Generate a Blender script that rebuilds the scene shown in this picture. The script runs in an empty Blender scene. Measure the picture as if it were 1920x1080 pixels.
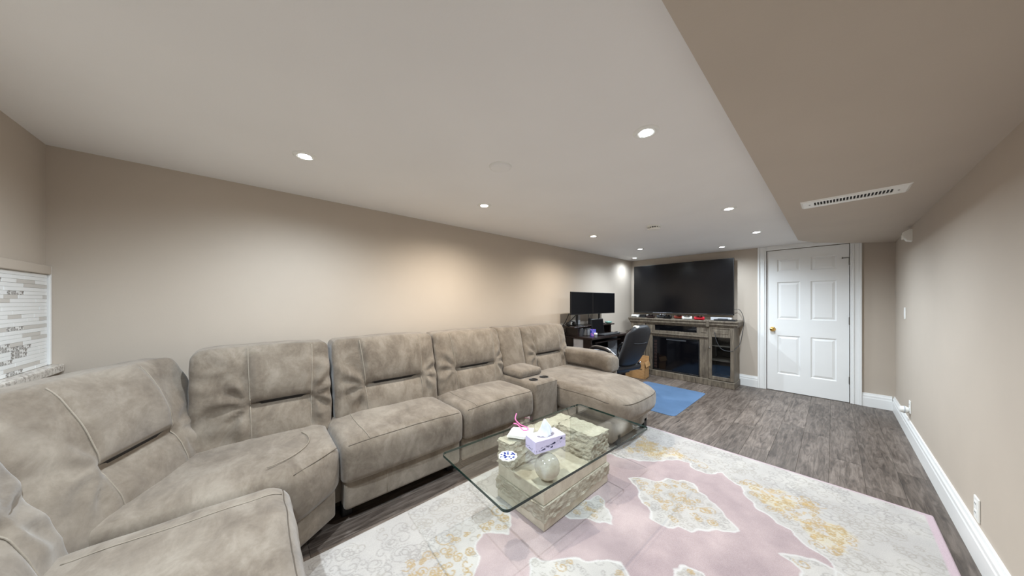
import bpy, bmesh, math, random
import numpy as np
from mathutils import Vector, Matrix, noise as mnoise

# ------------------------------------------------------------------ camera, world, exposure
sc = bpy.context.scene
COL = sc.collection
cam_d = bpy.data.cameras.new('camera')
cam_d.sensor_width = 36.0
cam_d.lens = 36.0 * 540.0 / 1920.0
cam_d.shift_y = 25.0 / 1920.0
cam_d.clip_start = 0.02
cam = bpy.data.objects.new('camera', cam_d)
COL.objects.link(cam)
cam.location = (0, 0, 1.29)
cam.rotation_euler = (math.radians(90), 0, math.radians(48.1))
sc.camera = cam

world = bpy.data.worlds.new('world')
sc.world = world
world.use_nodes = True
world.node_tree.nodes['Background'].inputs[0].default_value = (0.8, 0.85, 0.9, 1)
world.node_tree.nodes['Background'].inputs[1].default_value = 0.3

vs = sc.view_settings
vs.view_transform = 'Standard'
vs.look = 'None'
vs.gamma = 1.0
vs.use_curve_mapping = False
vs.exposure = 1.0

COOL = (0.79, 0.90, 1.0)
WARM = (1.0, 0.92, 0.81)
# recessed ceiling lights: x, y, colour, watts, label detail
POTS = [
    (-1.94, 0.21, COOL, 19, 'recessed ceiling light above the sofa, nearest to the left wall corner'),
    (-1.94, 1.43, WARM, 25, 'warm recessed ceiling light over the middle of the sofa'),
    (-1.96, 3.10, WARM, 20, 'small warm recessed ceiling light before the desk'),
    (-1.97, 4.40, COOL, 26, 'recessed ceiling light over the desk and office chair'),
    (-2.44, 5.22, COOL, 8, 'recessed ceiling light in the far corner above the television'),
    (-0.59, 1.38, COOL, 25, 'largest bright recessed ceiling light above the rug'),
    (-0.60, 3.05, COOL, 33, 'recessed ceiling light between the smoke detector and the soffit'),
    (-0.59, 4.32, COOL, 36, 'recessed ceiling light nearest to the white door'),
    (-1.09, 5.12, COOL, 12, 'recessed ceiling light above the right end of the television'),
]
# unseen fill lights added behind the photographer to brighten the room
FILL_POTS = [(-0.90, -0.38, COOL, 44), (-0.59, -1.9, COOL, 30)]

# ------------------------------------------------------------------ room numbers
XL, XR = -2.685, 0.488
YF, YB = 5.62, -0.79
YK = -3.0            # end of the room behind the photographer
XK = -1.15           # where the short left back wall ends
ZC = 2.09
SX, SZ = -0.264, 1.985   # soffit: left edge x, underside height

# ------------------------------------------------------------------ mesh helpers
def root_loc(o):
    while o.parent is not None:
        o = o.parent
    return Vector(o.location)

class MB:
    def __init__(s):
        s.v = []; s.f = []
    def add(s, vs_, fs_):
        n = len(s.v)
        s.v.extend([tuple(p) for p in vs_])
        s.f.extend([tuple(i + n for i in f) for f in fs_])
        return s
    def box(s, x0, x1, y0, y1, z0, z1):
        v = [(x0,y0,z0),(x1,y0,z0),(x1,y1,z0),(x0,y1,z0),(x0,y0,z1),(x1,y0,z1),(x1,y1,z1),(x0,y1,z1)]
        return s.add(v, [(0,3,2,1),(4,5,6,7),(0,1,5,4),(1,2,6,5),(2,3,7,6),(3,0,4,7)])
    def bbox(s, x0, x1, y0, y1, z0, z1, r=0.006, seg=2):
        bm = bmesh.new()
        bmesh.ops.create_cube(bm, size=1.0)
        for v in bm.verts:
            v.co = ((x0+x1)/2 + v.co.x*(x1-x0), (y0+y1)/2 + v.co.y*(y1-y0), (z0+z1)/2 + v.co.z*(z1-z0))
        r = min(r, 0.49*min(abs(x1-x0), abs(y1-y0), abs(z1-z0)))
        bmesh.ops.bevel(bm, geom=bm.edges[:], offset=r, segments=seg, profile=0.5, affect='EDGES')
        bm.verts.index_update()
        s.add([v.co[:] for v in bm.verts], [[v.index for v in f.verts] for f in bm.faces])
        bm.free()
        return s
    def prism(s, pts, axis, a, b):
        # extrude polygon pts (2d) along axis from a to b
        def mk(p, t):
            if axis == 'z': return (p[0], p[1], t)
            if axis == 'y': return (p[0], t, p[1])
            return (t, p[0], p[1])
        n = len(pts)
        v = [mk(p, a) for p in pts] + [mk(p, b) for p in pts]
        f = [tuple(range(n))[::-1], tuple(range(n, 2*n))]
        for i in range(n):
            j = (i+1) % n
            f.append((i, j, n+j, n+i))
        return s.add(v, f)
    def lathe(s, prof, c, n=24, axis='z', sgn=1):
        v = []; f = []
        for (r, h) in prof:
            for k in range(n):
                a = 2*math.pi*k/n
                p = (r*math.cos(a), r*math.sin(a), h*sgn)
                if axis == 'x': p = (p[2], p[0], p[1])
                elif axis == 'y': p = (p[0], p[2], p[1])
                v.append((c[0]+p[0], c[1]+p[1], c[2]+p[2]))
        m = len(prof)
        for i in range(m-1):
            for k in range(n):
                k2 = (k+1) % n
                f.append((i*n+k, i*n+k2, (i+1)*n+k2, (i+1)*n+k))
        if prof[0][0] > 1e-5: f.append(tuple(range(n))[::-1])
        if prof[-1][0] > 1e-5: f.append(tuple(range((m-1)*n, m*n)))
        return s.add(v, f)
    def tube(s, pts, r, n=8, caps=True):
        pts = [Vector(p) for p in pts]
        if len(pts) < 2: return s
        v = []; f = []
        prev = None
        m = len(pts)
        for i, p in enumerate(pts):
            t = (pts[min(i+1, m-1)] - pts[max(i-1, 0)])
            if t.length < 1e-9: t = Vector((0, 0, 1))
            t.normalize()
            if prev is None:
                up = Vector((0, 0, 1)) if abs(t.z) < 0.9 else Vector((1, 0, 0))
                a = t.cross(up).normalized()
            else:
                a = (prev - t*prev.dot(t))
                a = a.normalized() if a.length > 1e-6 else t.orthogonal().normalized()
            prev = a
            b = t.cross(a)
            rr = r(i/(m-1)) if callable(r) else r
            for k in range(n):
                w = 2*math.pi*k/n
                v.append(p + a*(rr*math.cos(w)) + b*(rr*math.sin(w)))
        for i in range(m-1):
            for k in range(n):
                k2 = (k+1) % n
                f.append((i*n+k, i*n+k2, (i+1)*n+k2, (i+1)*n+k))
        if caps:
            f.append(tuple(range(n))[::-1]); f.append(tuple(range((m-1)*n, m*n)))
        return s.add(v, f)
    def xform(s, M):
        s.v = [tuple(M @ Vector(p)) for p in s.v]
        return s
    def build(s, name, mat, parent=None, smooth=False, local=False, angle=None):
        off = Vector((0, 0, 0))
        if parent is not None and not local:
            off = root_loc(parent)
        me = bpy.data.meshes.new(name)
        me.from_pydata([(p[0]-off.x, p[1]-off.y, p[2]-off.z) for p in s.v], [], s.f)
        bm = bmesh.new(); bm.from_mesh(me)
        bmesh.ops.recalc_face_normals(bm, faces=bm.faces[:])
        bm.to_mesh(me); bm.free()
        if smooth:
            me.shade_smooth()
            if angle:
                try: me.set_sharp_from_angle(angle=math.radians(angle))
                except Exception: pass
        me.materials.append(mat)
        o = bpy.data.objects.new(name, me)
        COL.objects.link(o)
        if parent is not None: o.parent = parent
        return o

def smooth_path(pts, n=8):
    # catmull-rom
    P = [Vector(p) for p in pts]
    P = [P[0]*2 - P[1]] + P + [P[-1]*2 - P[-2]]
    out = []
    for i in range(1, len(P)-2):
        for k in range(n):
            t = k/n
            p0, p1, p2, p3 = P[i-1], P[i], P[i+1], P[i+2]
            out.append(0.5*((2*p1) + (p2-p0)*t + (2*p0-5*p1+4*p2-p3)*t*t + (3*p1-p0-3*p2+p3)*t**3))
    out.append(P[-2])
    return out

def tag(o, label=None, cat=None, group=None, kind=None):
    if label: o['label'] = label
    if cat: o['category'] = cat
    if group: o['group'] = group
    if kind: o['kind'] = kind
    return o

def empty(name, loc, label=None, cat=None, group=None, kind=None, rz=0):
    o = bpy.data.objects.new(name, None)
    o.empty_display_size = 0.1
    COL.objects.link(o)
    o.location = loc
    o.rotation_euler = (0, 0, rz)
    return tag(o, label, cat, group, kind)

def lin(r, g, b):
    f = lambda c: (c/255/12.92) if c/255 <= 0.04045 else ((c/255+0.055)/1.055)**2.4
    return (f(r), f(g), f(b), 1)

# ------------------------------------------------------------------ materials
def new_mat(name):
    m = bpy.data.materials.new(name)
    m.use_nodes = True
    nt = m.node_tree
    return m, nt, nt.nodes['Principled BSDF']

def N(nt, typ, **kw):
    n = nt.nodes.new(typ)
    for k, v in kw.items():
        if k.startswith('i_'):
            n.inputs[int(k[2:])].default_value = v
        else:
            setattr(n, k, v)
    return n

def mixc(nt, fac, a, b, blend='MIX'):
    n = nt.nodes.new('ShaderNodeMix')
    n.data_type = 'RGBA'; n.blend_type = blend
    for sock, val in ((n.inputs[0], fac), (n.inputs[6], a), (n.inputs[7], b)):
        if hasattr(val, 'is_linked') or hasattr(val, 'links'):
            nt.links.new(val, sock)
        else:
            sock.default_value = val
    return n.outputs[2]

def ramp(nt, src, stops):
    r = nt.nodes.new('ShaderNodeValToRGB')
    el = r.color_ramp.elements
    el[0].position, el[0].color = stops[0]
    el[1].position, el[1].color = stops[-1]
    for p, c in stops[1:-1]:
        e = el.new(p); e.color = c
    nt.links.new(src, r.inputs[0])
    return r.outputs[0]

def tcoord(nt, scale=(1,1,1), rot=(0,0,0), loc=(0,0,0), src='Object'):
    t = nt.nodes.new('ShaderNodeTexCoord')
    mp = nt.nodes.new('ShaderNodeMapping')
    mp.inputs['Scale'].default_value = scale
    mp.inputs['Rotation'].default_value = rot
    mp.inputs['Location'].default_value = loc
    nt.links.new(t.outputs[src], mp.inputs[0])
    return mp.outputs[0]

def noise(nt, vec, scale, detail=3, rough=0.5, dist=0.0):
    n = nt.nodes.new('ShaderNodeTexNoise')
    n.inputs['Scale'].default_value = scale
    n.inputs['Detail'].default_value = detail
    n.inputs['Roughness'].default_value = rough
    n.inputs['Distortion'].default_value = dist
    if vec is not None: nt.links.new(vec, n.inputs['Vector'])
    return n.outputs[0]

def bump(nt, p, h, strength=0.2, dist=0.01):
    b = nt.nodes.new('ShaderNodeBump')
    b.inputs['Strength'].default_value = strength
    b.inputs['Distance'].default_value = dist
    nt.links.new(h, b.inputs['Height'])
    nt.links.new(b.outputs[0], p.inputs['Normal'])

def plain(name, col, rough=0.5, metal=0.0, var=0.06, vscale=8.0, bmp=0.0, bscale=200.0, coat=0.0, spec=0.5):
    m, nt, p = new_mat(name)
    v = tcoord(nt)
    nz = noise(nt, v, vscale, 4)
    d = tuple(max(0, c*(1-var*2)) for c in col[:3]) + (1,)
    l = tuple(min(1, c*(1+var)) for c in col[:3]) + (1,)
    c = ramp(nt, nz, [(0.3, d), (0.7, l)])
    nt.links.new(c, p.inputs['Base Color'])
    p.inputs['Roughness'].default_value = rough
    p.inputs['Metallic'].default_value = metal
    p.inputs['Coat Weight'].default_value = coat
    p.inputs['Specular IOR Level'].default_value = spec
    if bmp:
        bump(nt, p, noise(nt, v, bscale, 2), bmp, 0.002)
    return m

M = {}
M['wall'] = plain('beige_paint', lin(191, 179, 165), 0.75, var=0.015, vscale=2.5, bmp=0.08, bscale=150)
M['ceil'] = plain('ceiling_paint', lin(238, 236, 234), 0.8, var=0.012, vscale=2, bmp=0.08, bscale=150)
M['trim'] = plain('white_trim_paint', lin(240, 240, 238), 0.35, var=0.01, vscale=4)
M['white_plastic'] = plain('white_plastic', lin(238, 237, 232), 0.4, var=0.01)
M['black_plastic'] = plain('black_plastic', lin(18, 18, 20), 0.4, var=0.1)
M['black_matte'] = plain('black_matte', lin(12, 12, 13), 0.8, var=0.1)
M['dark_hole'] = plain('dark_hole', lin(26, 24, 22), 0.9, var=0.1)
M['dark_grey'] = plain('dark_grey_plastic', lin(58, 60, 64), 0.45)
M['mid_grey'] = plain('mid_grey_plastic', lin(120, 122, 126), 0.45)
M['light_grey'] = plain('light_grey_plastic', lin(196, 198, 202), 0.4)
M['silver'] = plain('silver_metal', lin(200, 200, 205), 0.25, 1.0)
M['steel'] = plain('hinge_steel', lin(120, 116, 110), 0.35, 1.0)
M['brass'] = plain('polished_brass', lin(232, 190, 110), 0.15, 1.0, var=0.03)
M['red_plastic'] = plain('red_plastic', lin(196, 40, 54), 0.35)
M['brown_plastic'] = plain('brown_plastic', lin(122, 48, 34), 0.4)
M['red_cloth'] = plain('red_cloth', lin(170, 66, 52), 0.8)
M['paper'] = plain('white_paper', lin(238, 236, 228), 0.7, var=0.01)
M['teal'] = plain('pale_teal_plastic', lin(150, 205, 196), 0.5)
M['leather'] = plain('black_leather', lin(15, 15, 21), 0.48, var=0.15, vscale=20, bmp=0.25, bscale=120)
M['brown_leather'] = plain('dark_brown_leather', lin(44, 31, 29), 0.4, var=0.15, vscale=20, bmp=0.2, bscale=120)
M['desk'] = plain('espresso_laminate', lin(34, 24, 22), 0.3, var=0.15, vscale=12)
M['mat'] = plain('blue_chair_mat', lin(92, 118, 150), 0.25, var=0.06, vscale=3)
M['tissue'] = plain('white_tissue', lin(236, 242, 246), 0.9, var=0.015, bmp=0.15, bscale=60)
M['navy'] = plain('navy_print', lin(30, 32, 78), 0.5)
M['lilac'] = plain('lilac_card', lin(208, 200, 228), 0.5, var=0.05, vscale=14)
M['pink'] = plain('pink_ribbon', lin(240, 120, 175), 0.5, var=0.04)
M['oval'] = plain('grey_oval_card', lin(128, 122, 132), 0.6)
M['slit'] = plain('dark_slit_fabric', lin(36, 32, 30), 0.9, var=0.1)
M['tile_white'] = plain('white_glass_tile', lin(240, 241, 240), 0.15, var=0.02, vscale=5)
M['tile_grey'] = plain('pale_grey_tile', lin(206, 202, 196), 0.25, var=0.03, vscale=5)
M['grout'] = plain('white_grout', lin(228, 226, 220), 0.8, var=0.02)
M['seam'] = plain('dark_taupe_seam', lin(82, 73, 63), 0.9, var=0.08)
M['stitch'] = plain('taupe_thread', lin(142, 132, 118), 0.9, var=0.05, vscale=200)

def mat_mosaic():
    m, nt, p = new_mat('mosaic_tile')
    v = tcoord(nt, (1,1,1))
    n = noise(nt, v, 90, 2, 0.6)
    c = ramp(nt, n, [(0.34, lin(96,92,88)), (0.46, lin(166,163,160)), (0.58, lin(228,228,226))])
    nt.links.new(c, p.inputs['Base Color'])
    p.inputs['Roughness'].default_value = 0.2
    return m
M['mosaic'] = mat_mosaic()

def mat_granite():
    m, nt, p = new_mat('speckled_granite')
    v = tcoord(nt)
    n = nt.nodes.new('ShaderNodeTexVoronoi'); n.inputs['Scale'].default_value = 110
    nt.links.new(v, n.inputs['Vector'])
    a = ramp(nt, n.outputs['Color'], [(0.1, lin(92,84,78)), (0.35, lin(176,168,158)), (0.7, lin(218,212,204))])
    b = noise(nt, v, 30, 4)
    c = mixc(nt, b, a, lin(196,188,178))
    nt.links.new(c, p.inputs['Base Color'])
    p.inputs['Roughness'].default_value = 0.25
    return m
M['granite'] = mat_granite()

def mat_suede():
    m, nt, p = new_mat('taupe_suede')
    v = tcoord(nt)
    big = noise(nt, v, 3.2, 5, 0.6, 0.5)
    v2 = tcoord(nt, (1.0, 1.9, 1.3), (0.4, 0.3, 0.7))
    mid = noise(nt, v2, 5.2, 7, 0.70, 0.45)
    fine = noise(nt, v, 60.0, 3, 0.6)
    a = ramp(nt, big, [(0.36, lin(97, 86, 74)), (0.5, lin(119, 108, 95)), (0.64, lin(134, 124, 111))])
    b = ramp(nt, mid, [(0.38, lin(92, 81, 70)), (0.49, lin(117, 106, 93)), (0.62, lin(144, 134, 121))])
    c = mixc(nt, 0.45, a, b)
    c = mixc(nt, 0.05, c, ramp(nt, fine, [(0.3, lin(100,92,82)), (0.7, lin(190,182,170))]))
    nt.links.new(c, p.inputs['Base Color'])
    p.inputs['Roughness'].default_value = 0.95
    p.inputs['Specular IOR Level'].default_value = 0.15
    p.inputs['Sheen Weight'].default_value = 0.25
    p.inputs['Sheen Roughness'].default_value = 0.5
    h = nt.nodes.new('ShaderNodeMath'); h.operation = 'ADD'
    nt.links.new(mid, h.inputs[0]); nt.links.new(fine, h.inputs[1])
    bump(nt, p, h.outputs[0], 0.10, 0.004)
    return m
M['suede'] = mat_suede()

def mat_plank():
    m, nt, p = new_mat('grey_brown_wood_plank')
    oi = nt.nodes.new('ShaderNodeObjectInfo')
    t = nt.nodes.new('ShaderNodeTexCoord')
    mul = nt.nodes.new('ShaderNodeVectorMath'); mul.operation = 'SCALE'
    mul.inputs[0].default_value = (17.0, 31.0, 5.0)
    nt.links.new(oi.outputs['Random'], mul.inputs['Scale'])
    add = nt.nodes.new('ShaderNodeVectorMath'); add.operation = 'ADD'
    nt.links.new(t.outputs['Object'], add.inputs[0]); nt.links.new(mul.outputs[0], add.inputs[1])
    mp = nt.nodes.new('ShaderNodeMapping'); mp.inputs['Scale'].default_value = (16, 1.6, 4)
    nt.links.new(add.outputs[0], mp.inputs[0])
    grain = noise(nt, mp.outputs[0], 2.2, 8, 0.68, 1.2)
    mp2 = nt.nodes.new('ShaderNodeMapping'); mp2.inputs['Scale'].default_value = (5, 1.6, 1)
    nt.links.new(add.outputs[0], mp2.inputs[0])
    blot = noise(nt, mp2.outputs[0], 2.0, 4, 0.6, 0.8)
    vo = nt.nodes.new('ShaderNodeTexVoronoi'); vo.inputs['Scale'].default_value = 2.2
    mp3 = nt.nodes.new('ShaderNodeMapping'); mp3.inputs['Scale'].default_value = (2.6, 1.0, 1)
    nt.links.new(add.outputs[0], mp3.inputs[0]); nt.links.new(mp3.outputs[0], vo.inputs['Vector'])
    knot = ramp(nt, vo.outputs['Distance'], [(0.03, (1,1,1,1)), (0.11, (0,0,0,1))])
    c = ramp(nt, grain, [(0.33, lin(50, 42, 37)), (0.46, lin(100, 89, 81)), (0.58, lin(138, 127, 118)), (0.74, lin(168, 158, 149))])
    c = mixc(nt, 0.3, c, ramp(nt, blot, [(0.35, lin(70, 59, 52)), (0.65, lin(158, 147, 138))]))
    tone = ramp(nt, oi.outputs['Random'], [(0.0, (0.48, 0.455, 0.435, 1)), (1.0, (0.82, 0.79, 0.765, 1))])
    c = mixc(nt, 1.0, c, tone, 'MULTIPLY')
    c = mixc(nt, knot, c, lin(52, 43, 38))
    nt.links.new(c, p.inputs['Base Color'])
    p.inputs['Roughness'].default_value = 0.42
    bump(nt, p, grain, 0.15, 0.002)
    return m
M['plank'] = mat_plank()

def mat_driftwood():
    m, nt, p = new_mat('grey_driftwood')
    v = tcoord(nt, (10, 10, 1.5))
    g = noise(nt, v, 3.0, 7, 0.65, 0.8)
    c = ramp(nt, g, [(0.28, lin(64, 56, 47)), (0.5, lin(104, 94, 81)), (0.75, lin(136, 125, 109))])
    nt.links.new(c, p.inputs['Base Color'])
    p.inputs['Roughness'].default_value = 0.55
    bump(nt, p, g, 0.2, 0.002)
    return m
M['drift'] = mat_driftwood()

def mat_stone(rough_bump, name):
    m, nt, p = new_mat(name)
    v = tcoord(nt)
    a = noise(nt, v, 9, 6, 0.65, 0.6)
    b = noise(nt, tcoord(nt, (1, 1, 4)), 40, 6, 0.7)
    c = ramp(nt, a, [(0.3, lin(176, 165, 147)), (0.55, lin(200, 190, 172)), (0.8, lin(214, 206, 191))])
    c = mixc(nt, 0.25 if rough_bump > 0.5 else 0.1, c, ramp(nt, b, [(0.35, lin(140, 124, 98)), (0.6, lin(226, 217, 196))]))
    nt.links.new(c, p.inputs['Base Color'])
    p.inputs['Roughness'].default_value = 0.75 if rough_bump > 0.5 else 0.35
    bump(nt, p, b, rough_bump, 0.012)
    return m
M['stone_rough'] = mat_stone(1.0, 'rough_fossil_stone')
M['stone'] = mat_stone(0.08, 'smooth_fossil_stone')
M['stone_ball'] = mat_stone(0.02, 'polished_fossil_stone')
M['stone_ball'].node_tree.nodes['Principled BSDF'].inputs['Roughness'].default_value = 0.12

def mat_sheet(name, tint, refl):
    m, nt, p = new_mat(name)
    tr = nt.nodes.new('ShaderNodeBsdfTransparent')
    n = noise(nt, tcoord(nt), 3.0, 2)
    c = ramp(nt, n, [(0.3, tuple(x*0.99 for x in tint)+(1,)), (0.7, tuple(tint)+(1,))])
    nt.links.new(c, tr.inputs[0])
    gl = nt.nodes.new('ShaderNodeBsdfGlossy'); gl.inputs['Roughness'].default_value = 0.0
    gl.inputs[0].default_value = (1, 1, 1, 1)
    lw = nt.nodes.new('ShaderNodeLayerWeight'); lw.inputs['Blend'].default_value = 0.5
    pw = nt.nodes.new('ShaderNodeMath'); pw.operation = 'POWER'; pw.inputs[1].default_value = 4.5
    nt.links.new(lw.outputs['Facing'], pw.inputs[0])
    fr = nt.nodes.new('ShaderNodeMath'); fr.operation = 'MULTIPLY_ADD'
    fr.inputs[1].default_value = 0.85; fr.inputs[2].default_value = refl
    nt.links.new(pw.outputs[0], fr.inputs[0])
    mx = nt.nodes.new('ShaderNodeMixShader')
    nt.links.new(fr.outputs[0], mx.inputs[0]); nt.links.new(tr.outputs[0], mx.inputs[1]); nt.links.new(gl.outputs[0], mx.inputs[2])
    nt.links.new(mx.outputs[0], nt.nodes['Material Output'].inputs[0])
    return m
M['table_glass'] = mat_sheet('table_glass', (0.965, 0.990, 0.980), 0.035)
M['cabinet_glass'] = mat_sheet('cabinet_glass', (0.80, 0.82, 0.84), 0.04)
M['glass_edge'] = plain('green_glass_edge', lin(22, 46, 40), 0.1, var=0.1)

def mat_poly():
    m, nt, p = new_mat('clear_plastic_film')
    tr = nt.nodes.new('ShaderNodeBsdfTransparent'); tr.inputs[0].default_value = (0.97, 0.95, 0.97, 1)
    gl = nt.nodes.new('ShaderNodeBsdfGlossy'); gl.inputs['Roughness'].default_value = 0.12
    n = noise(nt, tcoord(nt), 40, 3)
    mx = nt.nodes.new('ShaderNodeMixShader')
    r = ramp(nt, n, [(0.35, (0.10,0.10,0.10,1)), (0.7, (0.5,0.5,0.5,1))])
    nt.links.new(r, mx.inputs[0]); nt.links.new(tr.outputs[0], mx.inputs[1]); nt.links.new(gl.outputs[0], mx.inputs[2])
    nt.links.new(mx.outputs[0], nt.nodes['Material Output'].inputs[0])
    return m
M['film'] = mat_poly()

def mat_screen(name, rough):
    m, nt, p = new_mat(name)
    n = noise(nt, tcoord(nt), 2.0, 2)
    c = ramp(nt, n, [(0.3, lin(9, 9, 12)), (0.7, lin(13, 13, 16))])
    nt.links.new(c, p.inputs['Base Color'])
    p.inputs['Roughness'].default_value = rough
    return m
M['tv_screen'] = mat_screen('tv_screen', 0.2)
M['tv_screen'].node_tree.nodes['Principled BSDF'].inputs['Specular IOR Level'].default_value = 0.45
M['mon_screen'] = mat_screen('monitor_screen', 0.35)
M['mon_screen'].node_tree.nodes['Principled BSDF'].inputs['Specular IOR Level'].default_value = 0.15
M['fire_glass'] = mat_screen('fireplace_glass', 0.08)

def mat_card():
    m, nt, p = new_mat('brown_cardboard')
    n = noise(nt, tcoord(nt, (1, 1, 6)), 14, 4)
    c = ramp(nt, n, [(0.3, lin(158, 118, 74)), (0.7, lin(184, 144, 96))])
    nt.links.new(c, p.inputs['Base Color']); p.inputs['Roughness'].default_value = 0.8
    return m
M['card'] = mat_card()

def mat_mug():
    m, nt, p = new_mat('mug_print')
    v = tcoord(nt)
    n = noise(nt, v, 38, 3, 0.6, 1.0)
    c = ramp(nt, n, [(0.32, lin(24, 24, 92)), (0.46, lin(64, 96, 200)), (0.56, lin(150, 120, 210)), (0.66, lin(214, 96, 130))])
    nt.links.new(c, p.inputs['Base Color']); p.inputs['Roughness'].default_value = 0.2
    return m
M['mug'] = mat_mug()

def mat_coaster():
    m, nt, p = new_mat('delft_coaster')
    v = tcoord(nt)
    vo = nt.nodes.new('ShaderNodeTexVoronoi'); vo.inputs['Scale'].default_value = 62
    nt.links.new(v, vo.inputs['Vector'])
    c = ramp(nt, vo.outputs['Distance'], [(0.36, lin(26, 42, 112)), (0.46, lin(110, 130, 190)), (0.55, lin(232, 235, 242))])
    nt.links.new(c, p.inputs['Base Color']); p.inputs['Roughness'].default_value = 0.3
    return m
M['delft'] = mat_coaster()

def mat_rug():
    m, nt, p = new_mat('patterned_rug_pile')
    a = nt.nodes.new('ShaderNodeAttribute'); a.attribute_name = 'weave'
    v = tcoord(nt)
    f = noise(nt, v, 350, 2)
    c = mixc(nt, 0.10, a.outputs['Color'], ramp(nt, f, [(0.3, (0.2,0.19,0.19,1)), (0.7, (0.95,0.94,0.93,1))]))
    nt.links.new(c, p.inputs['Base Color'])
    p.inputs['Roughness'].default_value = 0.9
    p.inputs['Specular IOR Level'].default_value = 0.2
    bump(nt, p, f, 0.3, 0.003)
    return m
M['rug'] = mat_rug()

def mat_emit(name, col, s):
    m = bpy.data.materials.new(name); m.use_nodes = True
    nt = m.node_tree
    nt.nodes.remove(nt.nodes['Principled BSDF'])
    e = nt.nodes.new('ShaderNodeEmission')
    e.inputs[0].default_value = col + (1,); e.inputs[1].default_value = s
    nt.links.new(e.outputs[0], nt.nodes['Material Output'].inputs[0])
    return m
M['lens_cool'] = mat_emit('cool_lamp_lens', (0.88, 0.97, 1.0), 16.0)
M['lens_warm'] = mat_emit('warm_lamp_lens', (1.0, 0.93, 0.8), 14.0)

rnd = random.Random(7)

# ================================================================== STRUCTURE
# floor with planks
floor = empty('floor', (0, 0, 0), 'grey-brown wood plank floor of the room', None, None, 'structure')
MB().box(XL-0.05, XR+0.05, YK-0.05, YF+0.05, -0.06, -0.0125).build('subfloor', M['black_matte'], floor)
PW = 0.172
PL = 1.22
x0 = XR - 0.01 - 19*PW
plank_cache = {}
row = 0
x = -0.02 - 16*PW
while x < XR - 0.005:
    xa, xb = max(x, XL-0.01), min(x+PW, XR+0.01)
    if xb - xa > 0.01:
        y = YK - rnd.random()*PL
        while y < YF:
            ya, yb = max(y, YK), min(y+PL, YF+0.01)
            # nothing of the floor left of the back wall's end is ever seen behind the back wall
            if yb - ya > 0.05 and not (xb < XK-0.05 and yb < YB-0.05):
                w, l = round(xb-xa, 3), round(yb-ya, 3)
                key = (w, l)
                if key not in plank_cache:
                    mb = MB(); g = 0.0005
                    mb.bbox(g, w-g, g, l-g, -0.012, 0.0, 0.0008, 1)
                    o = mb.build('plank', M['plank'])
                    plank_cache[key] = o.data
                else:
                    o = bpy.data.objects.new('plank', plank_cache[key]); COL.objects.link(o)
                o.location = (xa, ya, 0)
                o.parent = floor
            y += PL
    x += PW

# walls
WT = 0.10
tag(MB().box(XL-WT, XL, YB-WT, YF+WT, -0.06, ZC+0.1).build('wall_left', M['wall']), 'long beige painted wall behind the sofa', kind='structure')
tag(MB().box(XR, XR+WT, YK-WT, YF+WT, -0.06, ZC+0.1).build('wall_right', M['wall']), 'beige painted wall with outlets on the right', kind='structure')
DX0, DX1, DZ = -0.652, 0.142, 2.026      # door opening
mb = MB().box(XL-WT, DX0-0.02, YF, YF+WT, -0.06, ZC+0.1).box(DX1+0.02, XR+WT, YF, YF+WT, -0.06, ZC+0.1).box(DX0-0.02, DX1+0.02, YF, YF+WT, DZ+0.015, ZC+0.1)
mb.box(DX0-0.02, DX1+0.02, YF+0.07, YF+WT, -0.06, DZ+0.02)
tag(mb.build('wall_far', M['wall']), 'beige end wall with the white door and television', kind='structure')
mb = MB().box(XL-WT, XK, YB-WT, YB, -0.06, ZC+0.1)
wall_back = tag(mb.build('wall_back', M['wall']), 'short beige wall with tiled backsplash at the left edge', kind='structure')
tag(MB().box(XK-WT, XK, YK-WT, YB-WT, -0.06, ZC+0.1).build('wall_side', M['wall']), 'beige wall beside the passage behind the photographer', kind='structure')
tag(MB().box(XK-WT, XR+WT, YK-WT, YK, -0.06, ZC+0.1).build('wall_rear', M['wall']), 'beige wall closing the room behind the photographer', kind='structure')
tag(MB().box(XL-WT, XR+WT, YK-WT, YF+WT, ZC, ZC+0.1).build('ceiling', M['ceil']), 'smooth white painted ceiling', kind='structure')
# flat soffit; its far end is cut off at a slant so that the door can swing
mb = MB().prism([(SX, YK), (XR, YK), (XR, 5.60), (0.13, 5.29), (-0.15, 4.93), (SX, 4.62)], 'z', SZ, ZC+0.02)
tag(mb.build('ceiling_soffit', M['wall']), 'beige dropped soffit along the right wall', kind='structure')

# baseboards (profiled)
def baseboard(name, p0, p1, nrm, label):
    # profile: (distance from wall, height)
    prof = [(0, 0), (0.020, 0), (0.020, 0.105), (0.017, 0.115), (0.017, 0.135), (0.012, 0.148), (0.009, 0.165), (0, 0.165)]
    d = Vector((p1[0]-p0[0], p1[1]-p0[1], 0))
    v = []; n = len(prof)
    for q in (p0, p1):
        for (a, h) in prof:
            v.append((q[0]+nrm[0]*a, q[1]+nrm[1]*a, h))
    f = [tuple(range(n)), tuple(range(n, 2*n))[::-1]]
    for i in range(n):
        j = (i+1) % n
        f.append((i, j, n+j, n+i))
    return tag(MB().add(v, f).build(name, M['trim']), label, kind='structure')
baseboard('baseboard_right', (XR, YK), (XR, YF), (-1, 0), 'white baseboard along the right wall')
CW = 0.098
baseboard('baseboard_far', (DX1+CW, YF), (XR-0.02, YF), (0, -1), 'short white baseboard right of the door')
baseboard('baseboard_end', (XL, YF), (DX0-CW, YF), (0, -1), 'white baseboard between fireplace and door')
baseboard('baseboard_left', (XL, YB), (XL, YF-0.02), (1, 0), 'white baseboard behind the sofa')

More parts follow.
